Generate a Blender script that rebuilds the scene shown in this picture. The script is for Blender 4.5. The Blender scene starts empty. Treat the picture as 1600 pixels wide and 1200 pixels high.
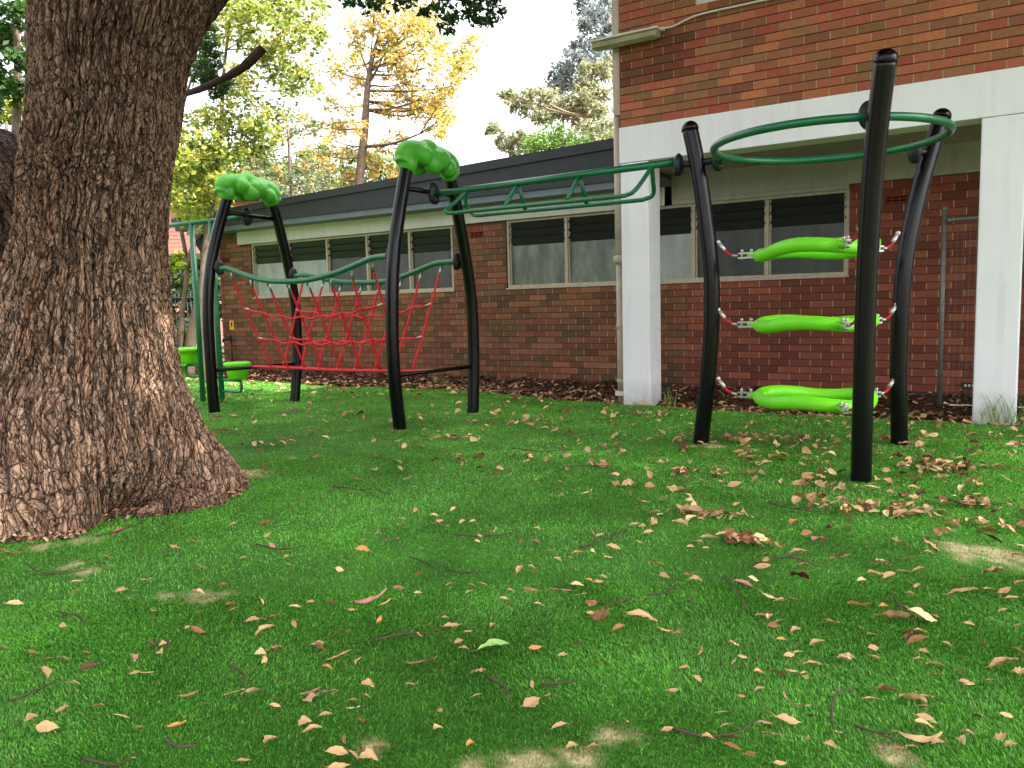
import bpy, math, random
import numpy as np
from mathutils import Vector, Matrix
random.seed(7)
RNG = np.random.default_rng(11)
SC = bpy.context.scene
COL = SC.collection

# ------------------------------------------------------------ camera
FPX, CH = 1250.0, 1.18                      # focal length for 1600 px, eye height
pt, rl, az = (math.radians(v) for v in (5.846, 1.511, 57.03))
_f = np.array([-math.cos(az), math.sin(az), 0.]); _r = np.array([math.sin(az), math.cos(az), 0.]); _u = np.array([0, 0, 1.])
_f2 = _f*math.cos(pt) - _u*math.sin(pt); _u2 = _u*math.cos(pt) + _f*math.sin(pt)
RI = _r*math.cos(rl) - _u2*math.sin(rl); UP = _u2*math.cos(rl) + _r*math.sin(rl); FW = _f2
CAM = np.array([0, 0, CH])
cd = bpy.data.cameras.new("camera"); cam = bpy.data.objects.new("camera", cd); COL.objects.link(cam)
cam.matrix_world = Matrix(((RI[0], UP[0], -FW[0], 0), (RI[1], UP[1], -FW[1], 0), (RI[2], UP[2], -FW[2], CH), (0, 0, 0, 1)))
cd.sensor_width = 36; cd.sensor_fit = 'HORIZONTAL'; cd.lens = 36*FPX/1600; cd.clip_end = 500; cd.clip_start = 0.05
SC.camera = cam
# ------------------------------------------------------------ light
SUN_EL, SUN_AZ = 55.0, 72.5                 # azimuth clockwise from +Y
W = bpy.data.worlds.new("World"); SC.world = W; W.use_nodes = True
wn = W.node_tree.nodes; wl = W.node_tree.links
sky = wn.new('ShaderNodeTexSky'); sky.sky_type = 'NISHITA'; sky.sun_disc = False
sky.sun_elevation = math.radians(SUN_EL); sky.sun_rotation = math.radians(SUN_AZ)
sky.air_density = 1.0; sky.dust_density = 6.0; sky.ozone_density = 1.0
bg = wn['Background']; bg.inputs['Strength'].default_value = 0.15
hsv = wn.new('ShaderNodeHueSaturation'); hsv.inputs['Saturation'].default_value = .14      # bright hazy overcast: nearly colourless sky
wl.new(sky.outputs[0], hsv.inputs['Color']); wl.new(hsv.outputs[0], bg.inputs['Color'])
ld = bpy.data.lights.new("sun", 'SUN'); ld.energy = 2.3; ld.angle = math.radians(0.6); ld.color = (1, .95, .86)
sun = bpy.data.objects.new("sun", ld); COL.objects.link(sun)
sd = Vector((math.sin(math.radians(SUN_AZ))*math.cos(math.radians(SUN_EL)), math.cos(math.radians(SUN_AZ))*math.cos(math.radians(SUN_EL)), math.sin(math.radians(SUN_EL))))
sun.rotation_euler = sd.to_track_quat('Z', 'Y').to_euler()
SC.view_settings.view_transform = 'Standard'; SC.view_settings.look = 'None'
SC.view_settings.exposure = 2.52; SC.view_settings.gamma = 1.0

# ------------------------------------------------------------ pixel helpers (reading positions off known planes)
def ray(x, y): return FW + RI*(x-800)/FPX - UP*(y-600)/FPX
def gnd(x, y, z=0.): d = ray(x, y); return CAM + d*(z-CH)/d[2]
def pY(x, y, Y): d = ray(x, y); return CAM + d*Y/d[1]
def pD(x, y, D): return CAM + ray(x, y)*D
def depth(P): return (np.asarray(P)-CAM) @ FW
def gz(x, y):
    return 0.012*np.sin(x*1.3+.5)*np.cos(y*1.1) + 0.006*np.sin(x*3.1+y*2.3)

# ------------------------------------------------------------ noise
def _hash(ix, iy, iz, s):
    n = (ix*374761393 + iy*668265263 + iz*2147483647 + s*1274126177).astype(np.int64) & 0xffffffff
    n = ((n ^ (n >> 13))*1274126177) & 0xffffffff
    n = ((n ^ (n >> 16))*2246822519) & 0xffffffff
    return ((n ^ (n >> 15)) & 0xffffff)/float(0xffffff)
def vnoise(p, s=0):
    i = np.floor(p).astype(np.int64); f = p-i; f = f*f*(3-2*f); r = 0
    for a in (0, 1):
        for b in (0, 1):
            for c in (0, 1):
                w = (f[:, 0] if a else 1-f[:, 0])*(f[:, 1] if b else 1-f[:, 1])*(f[:, 2] if c else 1-f[:, 2])
                r = r + w*_hash(i[:, 0]+a, i[:, 1]+b, i[:, 2]+c, s)
    return r
def fbm(p, o=4, s=0):
    r = 0; a = .5; t = 0
    for k in range(o):
        r = r + a*vnoise(p*(2**k), s+k*17); t += a; a *= .5
    return r/t
def cells(u, v, per, s=0):
    """voronoi on the (u periodic, v) plane: F1, F2, cell id hash"""
    iu = np.floor(u).astype(np.int64); iv = np.floor(v).astype(np.int64)
    f1 = np.full(u.shape, 9.); f2 = np.full(u.shape, 9.); idh = np.zeros(u.shape)
    for a in (-1, 0, 1):
        for b in (-1, 0, 1):
            cu = iu+a; cv = iv+b; cm = np.mod(cu, per); z = np.zeros_like(cu)
            px = cu+_hash(cm, cv, z, s); py = cv+_hash(cm, cv, z, s+5)
            d = np.hypot(u-px, v-py)
            h = _hash(cm, cv, z, s+9)
            m1 = d < f1
            f2 = np.where(m1, f1, np.minimum(f2, d)); idh = np.where(m1, h, idh); f1 = np.where(m1, d, f1)
    return f1, f2, idh

# ------------------------------------------------------------ materials
def srgb(r, g, b):
    return tuple(((c/255)/12.92 if c/255 <= .04045 else ((c/255+.055)/1.055)**2.4) for c in (r, g, b)) + (1.,)
def N(nt, t, **k):
    n = nt.nodes.new(t)
    for a, b in k.items():
        if a in n.inputs: n.inputs[a].default_value = b
        else: setattr(n, a, b)
    return n
def mat(name, col=(.5, .5, .5, 1), rough=.5, spec=.5, metal=0., noise=0., nscale=20., bump=0., bscale=60., coat=0., attr=None, vary=0., trans=0.):
    m = bpy.data.materials.new(name); m.use_nodes = True; nt = m.node_tree; L = nt.links
    p = nt.nodes['Principled BSDF']; p.inputs['Roughness'].default_value = rough
    p.inputs['Specular IOR Level'].default_value = spec; p.inputs['Metallic'].default_value = metal
    p.inputs['Coat Weight'].default_value = coat; p.inputs['Base Color'].default_value = col
    tc = N(nt, 'ShaderNodeTexCoord'); out = None
    if attr:
        a = N(nt, 'ShaderNodeAttribute', attribute_name=attr); out = a.outputs['Color']
    if noise or vary:
        hs = N(nt, 'ShaderNodeHueSaturation', Color=col)
        if out: L.new(out, hs.inputs['Color'])
        val = None
        if noise:
            nz = N(nt, 'ShaderNodeTexNoise', Scale=nscale, Detail=6., Roughness=.65); L.new(tc.outputs['Object'], nz.inputs['Vector'])
            mr = N(nt, 'ShaderNodeMapRange'); mr.inputs[1].default_value = .25; mr.inputs[2].default_value = .75
            mr.inputs[3].default_value = 1-noise; mr.inputs[4].default_value = 1+noise
            L.new(nz.outputs['Fac'], mr.inputs[0]); val = mr.outputs[0]
        if vary:
            oi = N(nt, 'ShaderNodeObjectInfo'); m2 = N(nt, 'ShaderNodeMapRange'); m2.inputs[3].default_value = 1-vary; m2.inputs[4].default_value = 1+vary
            L.new(oi.outputs['Random'], m2.inputs[0])
            if val:
                mm = N(nt, 'ShaderNodeMath', operation='MULTIPLY'); L.new(val, mm.inputs[0]); L.new(m2.outputs[0], mm.inputs[1]); val = mm.outputs[0]
            else: val = m2.outputs[0]
        L.new(val, hs.inputs['Value']); out = hs.outputs[0]
    if out: L.new(out, p.inputs['Base Color'])
    if bump:
        nb = N(nt, 'ShaderNodeTexNoise', Scale=bscale, Detail=5., Roughness=.6); L.new(tc.outputs['Object'], nb.inputs['Vector'])
        bp = N(nt, 'ShaderNodeBump', Strength=bump, Distance=.01); L.new(nb.outputs['Fac'], bp.inputs['Height']); L.new(bp.outputs[0], p.inputs['Normal'])
    if trans:
        tr = N(nt, 'ShaderNodeBsdfTranslucent'); tr.inputs['Color'].default_value = col
        if out: L.new(out, tr.inputs['Color'])
        mx = N(nt, 'ShaderNodeMixShader', Fac=trans); L.new(p.outputs[0], mx.inputs[1]); L.new(tr.outputs[0], mx.inputs[2])
        L.new(mx.outputs[0], nt.nodes['Material Output'].inputs['Surface'])
    return m
def barkmat(name):
    m = bpy.data.materials.new(name); m.use_nodes = True; nt = m.node_tree; L = nt.links; p = nt.nodes['Principled BSDF']
    p.inputs['Roughness'].default_value = .93; p.inputs['Specular IOR Level'].default_value = .15
    tc = N(nt, 'ShaderNodeTexCoord'); at_ = N(nt, 'ShaderNodeAttribute', attribute_name='Col')
    nz = N(nt, 'ShaderNodeTexNoise', Scale=5., Detail=3.); L.new(tc.outputs['Object'], nz.inputs['Vector'])
    sc = N(nt, 'ShaderNodeVectorMath', operation='SCALE'); sc.inputs['Scale'].default_value = .16; L.new(nz.outputs['Color'], sc.inputs[0])
    ad = N(nt, 'ShaderNodeVectorMath', operation='ADD'); L.new(tc.outputs['Object'], ad.inputs[0]); L.new(sc.outputs[0], ad.inputs[1])
    hs = []
    for scale, zs, wd in ((25., .12, .11), (52., .22, .11)):
        mp = N(nt, 'ShaderNodeMapping'); mp.inputs['Scale'].default_value = (1, 1, zs); L.new(ad.outputs[0], mp.inputs[0])
        v = N(nt, 'ShaderNodeTexVoronoi', feature='DISTANCE_TO_EDGE', Scale=scale); L.new(mp.outputs[0], v.inputs['Vector'])
        r = N(nt, 'ShaderNodeMapRange', interpolation_type='SMOOTHSTEP'); r.inputs[1].default_value = 0; r.inputs[2].default_value = wd
        L.new(v.outputs['Distance'], r.inputs[0]); hs.append(r.outputs[0])
    fn_ = N(nt, 'ShaderNodeTexNoise', Scale=95., Detail=6., Roughness=.7); L.new(tc.outputs['Object'], fn_.inputs['Vector'])
    def math_(op, a, b, c=None):
        q = N(nt, 'ShaderNodeMath', operation=op)
        for i_, x in enumerate((a, b, c)):
            if x is None: continue
            if isinstance(x, float): q.inputs[i_].default_value = x
            else: L.new(x, q.inputs[i_])
        return q.outputs[0]
    h = math_('ADD', math_('MULTIPLY', hs[0], .6), math_('MULTIPLY', hs[1], .32)); h = math_('ADD', h, math_('MULTIPLY', fn_.outputs['Fac'], .35))
    k = math_('MULTIPLY', math_('MULTIPLY_ADD', hs[0], .78, .22), math_('MULTIPLY_ADD', hs[1], .5, .5)); k = math_('MULTIPLY', k, math_('MULTIPLY_ADD', fn_.outputs['Fac'], 1.3, .5))
    hv = N(nt, 'ShaderNodeHueSaturation'); L.new(at_.outputs['Color'], hv.inputs['Color']); L.new(k, hv.inputs['Value']); L.new(hv.outputs[0], p.inputs['Base Color'])
    bp = N(nt, 'ShaderNodeBump', Strength=1., Distance=.022); L.new(h, bp.inputs['Height']); L.new(bp.outputs[0], p.inputs['Normal'])
    return m
M = dict(
 black=mat('black_powder_coat', srgb(6, 6, 8), .25, .25, coat=.0, noise=.25, nscale=30, bump=.05, bscale=300),
 plastic=mat('black_plastic', srgb(20, 21, 24), .5, .4, noise=.2, nscale=25, bump=.15, bscale=250),
 green=mat('green_powder_coat', srgb(16, 98, 62), .33, .5, noise=.18, nscale=12, bump=.04, bscale=200),
 lime=mat('lime_plastic', srgb(108, 208, 26), .42, .4, noise=.06, nscale=14, bump=.04, bscale=220),
 cap=mat('leaf_green_plastic', srgb(74, 166, 42), .45, .4, noise=.07, nscale=10, bump=.04, bscale=220),
 rope=mat('red_rope', srgb(222, 36, 48), .7, .3, noise=.35, nscale=160, bump=.8, bscale=420),
 steel=mat('steel', srgb(178, 176, 170), .36, .5, .85, noise=.25, nscale=60),
 galv=mat('galvanised', srgb(120, 124, 120), .55, .5, .5, noise=.35, nscale=40),
 white=mat('white_render', srgb(232, 230, 234), .75, .3, noise=.05, nscale=2.2, bump=.12, bscale=45),
 conc=mat('grey_painted_slab', srgb(166, 160, 156), .85, .2, noise=.14, nscale=3.0, bump=.2, bscale=30),
 cream=mat('cream_panel', srgb(206, 202, 194), .7, .3, noise=.05, nscale=3),
 frame=mat('weathered_beige_paint', srgb(172, 160, 140), .7, .3, noise=.22, nscale=24, bump=.2, bscale=90),
 roof=mat('dark_fascia', srgb(52, 54, 60), .6, .3, noise=.2, nscale=5, bump=.15, bscale=10),
 gutter=mat('grey_gutter', srgb(106, 116, 126), .6, .3, noise=.15, nscale=6),
 pipe=mat('beige_pipe', srgb(176, 160, 144), .6, .4, noise=.25, nscale=9),
 dark=mat('dark_metal', srgb(40, 42, 46), .6, .3, noise=.2),
 louvre=mat('louvre_glass', srgb(40, 39, 40), .35, .25, noise=.3, nscale=6),
 pale=mat('obscure_pane_pale', srgb(150, 156, 150), .32, .4, noise=.3, nscale=4, bump=.5, bscale=90),
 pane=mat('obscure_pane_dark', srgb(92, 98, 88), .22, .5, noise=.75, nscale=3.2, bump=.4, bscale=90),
 darkpane=mat('obscure_pane_darker', srgb(50, 54, 52), .2, .5, noise=.6, nscale=3.5, bump=.4, bscale=90),  # darkest of the pane tints
 void=mat('vent_hole', srgb(22, 16, 14), .9, .1),
 leaf=mat('crown_leaves', (.1, .15, .03, 1), .55, .3, attr='Col', trans=.42),
 limb=mat('limb_bark', srgb(98, 84, 70), .9, .2, noise=.4, nscale=9, bump=.6, bscale=30),
 paleb=mat('pale_bark', srgb(150, 132, 112), .9, .2, noise=.4, nscale=7, bump=.6, bscale=25),
 bark=barkmat('fissured_bark') if True else mat('fissured_bark', (.2, .14, .1, 1), .92, .15, attr='Col', noise=.3, nscale=38, bump=.9, bscale=110),
 mortar=mat('pale_mortar', srgb(176, 156, 122), .9, .2, noise=.3, nscale=30, bump=.3, bscale=120),
 shadowj=mat('raked_joint', srgb(92, 72, 58), .95, .1, noise=.2),
 brick=mat('brick_faces', (.3, .1, .06, 1), .85, .25, attr='Col', noise=.16, nscale=38, bump=.45, bscale=130),
 chip=mat('mulch_chips', (.1, .06, .04, 1), .9, .2, attr='Col'),
 blades=mat('turf_fibres', (.03, .15, .02, 1), .5, .3, attr='Col', trans=.25),
 twig=mat('dry_twig', srgb(74, 60, 50), .9, .2, noise=.3, nscale=40),
 yellow=mat('yellow_sign', srgb(228, 176, 22), .5, .4),
 ink=mat('black_print', srgb(24, 22, 20), .6, .3),
)
def painted_reflections(m, amt):  # upright streaks in the base colour stand in for blurred reflections
    nt = m.node_tree; L = nt.links; p = nt.nodes['Principled BSDF']; tc = N(nt, 'ShaderNodeTexCoord')
    for n_ in nt.nodes:
        if n_.bl_idname == 'ShaderNodeTexNoise' and abs(n_.inputs['Scale'].default_value) < 5:
            mp = N(nt, 'ShaderNodeMapping'); mp.inputs['Scale'].default_value = (1.6, 1, .55); L.new(tc.outputs['Object'], mp.inputs[0]); L.new(mp.outputs[0], n_.inputs['Vector']); n_.inputs['Detail'].default_value = 3.
for k_ in ('pane', 'pale', 'darkpane'): painted_reflections(M[k_], 1)
def weathered(m, amt=.16, foot=.35):
    nt = m.node_tree; L = nt.links; p = nt.nodes['Principled BSDF']; src = p.inputs['Base Color'].links[0].from_socket
    tc = N(nt, 'ShaderNodeTexCoord'); mp = N(nt, 'ShaderNodeMapping'); mp.inputs['Scale'].default_value = (9, 9, .55); L.new(tc.outputs['Object'], mp.inputs[0])
    nz = N(nt, 'ShaderNodeTexNoise', Scale=1., Detail=7., Roughness=.7); L.new(mp.outputs[0], nz.inputs['Vector'])
    r = N(nt, 'ShaderNodeMapRange'); r.inputs[1].default_value = .5; r.inputs[2].default_value = .85; r.inputs[3].default_value = 0; r.inputs[4].default_value = amt; L.new(nz.outputs['Fac'], r.inputs[0])
    sx = N(nt, 'ShaderNodeSeparateXYZ'); L.new(tc.outputs['Object'], sx.inputs[0])
    n2 = N(nt, 'ShaderNodeTexNoise', Scale=14., Detail=6.); L.new(tc.outputs['Object'], n2.inputs['Vector'])
    f = N(nt, 'ShaderNodeMapRange'); f.inputs[1].default_value = .30; f.inputs[2].default_value = 0.; f.inputs[3].default_value = 0; f.inputs[4].default_value = 1.; L.new(sx.outputs['Z'], f.inputs[0])
    mu = N(nt, 'ShaderNodeMath', operation='MULTIPLY'); L.new(f.outputs[0], mu.inputs[0]); L.new(n2.outputs['Fac'], mu.inputs[1])
    m3 = N(nt, 'ShaderNodeMath', operation='MULTIPLY'); m3.inputs[1].default_value = foot*1.6; L.new(mu.outputs[0], m3.inputs[0])
    ad = N(nt, 'ShaderNodeMath', operation='ADD', use_clamp=True); L.new(r.outputs[0], ad.inputs[0]); L.new(m3.outputs[0], ad.inputs[1])
    mx = N(nt, 'ShaderNodeMix', data_type='RGBA'); L.new(ad.outputs[0], mx.inputs[0])
    L.new(src, mx.inputs[6]); mx.inputs[7].default_value = srgb(116, 108, 88); L.new(mx.outputs[2], p.inputs['Base Color'])
weathered(M['white'], .22, .5); weathered(M['cream'], .25, 0.); weathered(M['conc'], .4, 0.); weathered(M['pipe'], .5, .3); weathered(M['lime'], .06, 0.); weathered(M['cap'], .10, 0.)
def leafmat(n, c, v=.18): return mat(n, srgb(*c), .62, .3, noise=.42, nscale=55, vary=v, bump=.3, bscale=120, trans=.1)
ML = dict(tan=leafmat('dry_leaf_tan', (186, 148, 106)), pale=leafmat('dry_leaf_pale', (204, 172, 130)), brown=leafmat('dry_leaf_brown', (148, 104, 70)),
          dark=leafmat('dry_leaf_dark', (92, 52, 40)), pink=leafmat('dry_leaf_pink', (180, 122, 110)), red=leafmat('fallen_leaf_red', (206, 66, 38), .05),
          orange=leafmat('dry_leaf_orange', (200, 134, 78)), green=leafmat('fallen_leaf_green', (168, 204, 118), .05))

# ------------------------------------------------------------ mesh builder
def cr(pts, n=8):
    """Catmull-Rom through pts"""
    P = [np.array(p, float) for p in pts]
    if len(P) == 2: return [P[0]+(P[1]-P[0])*t for t in np.linspace(0, 1, 3)]
    Q = [2*P[0]-P[1]] + P + [2*P[-1]-P[-2]]; out = []
    for i in range(1, len(Q)-2):
        for k in range(n):
            t = k/n; a, b, c, d = Q[i-1:i+3]
            out.append(.5*((2*b)+(-a+c)*t+(2*a-5*b+4*c-d)*t*t+(-a+3*b-3*c+d)*t**3))
    out.append(P[-1]); return out
def unit(v): v = np.asarray(v, float); return v/(np.linalg.norm(v)+1e-12)
class MB:
    def __init__(s): s.v = []; s.f = []; s.c = []; s.sm = []; s.mi = []
    def _add(s, vs, fs, col=None, smooth=False, mi=0):
        o = len(s.v); s.v.extend([tuple(x) for x in vs])
        for f in fs: s.f.append([i+o for i in f]); s.c.append(col); s.sm.append(smooth); s.mi.append(mi)
    def box(s, a, b, col=None, mi=0, M3=None):
        x0, y0, z0 = a; x1, y1, z1 = b
        vs = [(x, y, z) for z in (z0, z1) for y in (y0, y1) for x in (x0, x1)]
        if M3 is not None: vs = [tuple(M3 @ Vector(q)) for q in vs]
        s._add(vs, [(0, 2, 3, 1), (4, 5, 7, 6), (0, 1, 5, 4), (2, 6, 7, 3), (0, 4, 6, 2), (1, 3, 7, 5)], col, False, mi); return s
    def tube(s, pts, r, seg=12, closed=False, smooth=True, rz=None, cap=True, mi=0, col=None):
        P = [np.array(p, float) for p in pts]; n = len(P)
        R_ = [r]*n if np.isscalar(r) else list(r)
        T = []
        for i in range(n):
            if closed: t = P[(i+1) % n]-P[i-1]
            else: t = P[min(i+1, n-1)]-P[max(i-1, 0)]
            T.append(unit(t))
        ref = np.array([0, 0, 1.]) if abs(T[0][2]) < .9 else np.array([0, 1., 0])
        nx = unit(np.cross(T[0], ref)); vs = []
        for i in range(n):
            nx = unit(nx-T[i]*(nx@T[i])); ny = np.cross(T[i], nx)
            for k in range(seg):
                a = 2*math.pi*k/seg; vs.append(P[i]+R_[i]*(nx*math.cos(a)+ny*math.sin(a)))
        fs = []
        m = n if closed else n-1
        for i in range(m):
            for k in range(seg):
                a = i*seg+k; b = i*seg+(k+1) % seg; c = ((i+1) % n)*seg+(k+1) % seg; d = ((i+1) % n)*seg+k
                fs.append((a, b, c, d))
        s._add(vs, fs, col, smooth, mi)
        if cap and not closed:
            o = len(s.v)-n*seg
            s.f.append([o+k for k in range(seg)][::-1]); s.f.append([o+(n-1)*seg+k for k in range(seg)])
            s.c += [col]*2; s.sm += [False]*2; s.mi += [mi]*2
        return s
    def ball(s, c, r, seg=14, rings=9, M3=None, col=None):
        r = (r, r, r) if np.isscalar(r) else r; vs = []; fs = []
        for i in range(rings+1):
            ph = math.pi*i/rings
            for k in range(seg):
                th = 2*math.pi*k/seg
                q = Vector((r[0]*math.sin(ph)*math.cos(th), r[1]*math.sin(ph)*math.sin(th), r[2]*math.cos(ph)))
                if M3 is not None: q = M3 @ q
                vs.append((c[0]+q.x, c[1]+q.y, c[2]+q.z))
        for i in range(rings):
            for k in range(seg): fs.append((i*seg+k, (i+1)*seg+k, (i+1)*seg+(k+1) % seg, i*seg+(k+1) % seg))
        s._add(vs, fs, col, True); return s
    def lathe(s, c, prof, seg=24, smooth=True):
        vs = []; fs = []; n = len(prof)
        for r, z in prof:
            for k in range(seg): a = 2*math.pi*k/seg; vs.append((c[0]+r*math.cos(a), c[1]+r*math.sin(a), c[2]+z))
        for i in range(n-1):
            for k in range(seg): fs.append((i*seg+k, i*seg+(k+1) % seg, (i+1)*seg+(k+1) % seg, (i+1)*seg+k))
        s._add(vs, fs, None, smooth); return s
    def build(s, name, m, parent=None, origin=None, bevel=0):
        root = parent
        while root is not None and root.parent is not None: root = root.parent
        o = np.array(root.location if root else (origin if origin is not None else (0, 0, 0)))
        me = bpy.data.meshes.new(name)
        V = np.array(s.v, float)-o
        me.from_pydata(V.tolist(), [], s.f); me.validate()
        for mm in (m if isinstance(m, (list, tuple)) else [m]): me.materials.append(mm)
        if len(me.polygons) == len(s.sm):
            me.polygons.foreach_set('use_smooth', s.sm); me.polygons.foreach_set('material_index', s.mi)
            if any(c is not None for c in s.c):
                ca = me.color_attributes.new('Col', 'FLOAT_COLOR', 'CORNER')
                arr = np.concatenate([np.tile(np.array((c or (.3, .3, .3))[:3]+(1.,)), (len(f), 1)) for c, f in zip(s.c, s.f)])
                ca.data.foreach_set('color', arr.ravel())
        ob = bpy.data.objects.new(name, me); COL.objects.link(ob)
        if parent is not None: ob.parent = parent
        elif origin is not None: ob.location = origin
        if bevel:
            b = ob.modifiers.new('bevel', 'BEVEL'); b.width = bevel; b.segments = 2; b.limit_method = 'ANGLE'
        return ob
def npmesh(name, V, F, m, parent=None, colors=None, smooth=False, origin=(0, 0, 0)):
    """numpy mesh; colors per vertex (n,3)"""
    root = parent
    while root is not None and root.parent is not None: root = root.parent
    o = np.array(root.location if root else origin)
    V = np.asarray(V, np.float32)-o.astype(np.float32)
    me = bpy.data.meshes.new(name); me.vertices.add(len(V)); me.vertices.foreach_set('co', V.ravel())
    F = np.asarray(F, np.int32); nf, k = F.shape
    me.loops.add(nf*k); me.loops.foreach_set('vertex_index', F.ravel())
    me.polygons.add(nf); me.polygons.foreach_set('loop_start', np.arange(0, nf*k, k, dtype=np.int32))
    me.update(calc_edges=True)
    if smooth: me.polygons.foreach_set('use_smooth', np.ones(nf, bool))
    if colors is not None:
        ca = me.color_attributes.new('Col', 'FLOAT_COLOR', 'POINT')
        ca.data.foreach_set('color', np.concatenate([colors, np.ones((len(V), 1))], 1).astype(np.float32).ravel())
    me.materials.append(m)
    ob = bpy.data.objects.new(name, me); COL.objects.link(ob)
    if parent is not None: ob.parent = parent
    else: ob.location = origin
    return ob
def tag(o, label=None, cat=None, group=None, kind=None):
    if label: o['label'] = label
    if cat: o['category'] = cat
    if group: o['group'] = group
    if kind: o['kind'] = kind
    return o
def empty(name, loc, label, cat, group=None):
    o = bpy.data.objects.new(name, None); COL.objects.link(o); o.location = loc; o.empty_display_size = .2
    return tag(o, label, cat, group)

# ============================================================ GROUND
def grid_sheet(x0, x1, y0, y1, nx, ny, zf):
    X, Y = np.meshgrid(np.linspace(x0, x1, nx), np.linspace(y0, y1, ny)); Z = zf(X, Y)
    V = np.stack([X, Y, Z], -1).reshape(-1, 3); i = np.arange(nx*ny).reshape(ny, nx)
    F = np.stack([i[:-1, :-1], i[:-1, 1:], i[1:, 1:], i[1:, :-1]], -1).reshape(-1, 4); return V, F
gm = bpy.data.materials.new('soil'); gm.use_nodes = True
M['soil'] = mat('soil', srgb(88, 76, 58), .95, .1, noise=.35, nscale=1.5, bump=.6, bscale=8)
V, F = grid_sheet(-160, 120, -60, 200, 60, 60, lambda X, Y: 0*X-.09)
tag(npmesh('ground', V, F, M['soil']), kind='structure')
# turf edge line near the wall
ex = np.array([-16, -8.75, -6.66, -4.97, -3.93, -2.86, -1.54, -.5, 5.]); ey = np.array([8.7, 8.62, 8.66, 8.4, 8.27, 8.12, 7.98, 8.15, 8.15])
def edgeY(x): return np.interp(x, ex, ey) + .03*np.sin(x*7)+.02*np.sin(x*17)
SAND = [(gnd(*q)[:2], r) for q, r in [((112, 881), .10), (( 325, 935), .13), ((255, 935), .06), ((70, 850), .10), ((968, 1158), .07), ((1395, 1178), .07), ((820, 1200), .10), ((900, 1192), .07), ((1510, 862), .2), ((1575, 872), .2), ((1118, 697), .13), ((1362, 752), .07), ((1420, 697), .08), ((630, 672), .07), ((742, 647), .08), ((340, 646), .07), ((1180, 702), .1), ((395, 740), .22), ((580, 1165), .04), ((145, 888), .1), ((130, 840), .12), ((740, 1200), .05)]]
def sandf(x, y):
    s = np.zeros_like(x)
    for (c, r) in SAND:
        d = np.hypot(x-c[0], (y-c[1]))/r
        s = np.maximum(s, np.clip(1.35-d, 0, 1))
    n = (.45*vnoise(np.stack([x*14, y*14, 0*x], -1).reshape(-1, 3), 3)+.55*vnoise(np.stack([x*55, y*55, 0*x], -1).reshape(-1, 3), 13)).reshape(x.shape)
    return np.clip(s*1.9-2.3*(1-n)+.12, 0, 1)*.75
# turf ground sheet in rows from the wall edge to far in front
nx, ny = 420, 320
xs = np.linspace(-19, 6, nx); tt = np.linspace(0, 1, ny)
X = np.repeat(xs[None], ny, 0); Y = edgeY(X)*(1-tt[:, None]) + (-3.)*tt[:, None]; Z = gz(X, Y)
V = np.stack([X, Y, Z], -1).reshape(-1, 3); i = np.arange(nx*ny).reshape(ny, nx)
F = np.stack([i[:-1, :-1], i[1:, :-1], i[1:, 1:], i[:-1, 1:]], -1).reshape(-1, 4)
tb = fbm(np.stack([X*.7, Y*.7, 0*X], -1).reshape(-1, 3), 3, 2)
base = np.array(srgb(92, 164, 54)[:3]); sandc = np.array(srgb(214, 190, 152)[:3])
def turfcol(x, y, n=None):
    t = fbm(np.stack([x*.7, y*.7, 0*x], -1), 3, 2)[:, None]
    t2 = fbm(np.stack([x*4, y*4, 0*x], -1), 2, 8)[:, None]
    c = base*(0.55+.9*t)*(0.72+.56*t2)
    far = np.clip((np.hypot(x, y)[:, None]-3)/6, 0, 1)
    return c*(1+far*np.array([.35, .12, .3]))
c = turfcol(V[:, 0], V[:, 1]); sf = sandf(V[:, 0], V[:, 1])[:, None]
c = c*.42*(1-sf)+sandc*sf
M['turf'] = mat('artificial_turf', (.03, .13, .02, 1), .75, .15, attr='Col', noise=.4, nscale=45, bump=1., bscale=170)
tag(npmesh('turf', V, F, M['turf'], colors=c, smooth=True), kind='structure')
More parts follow.
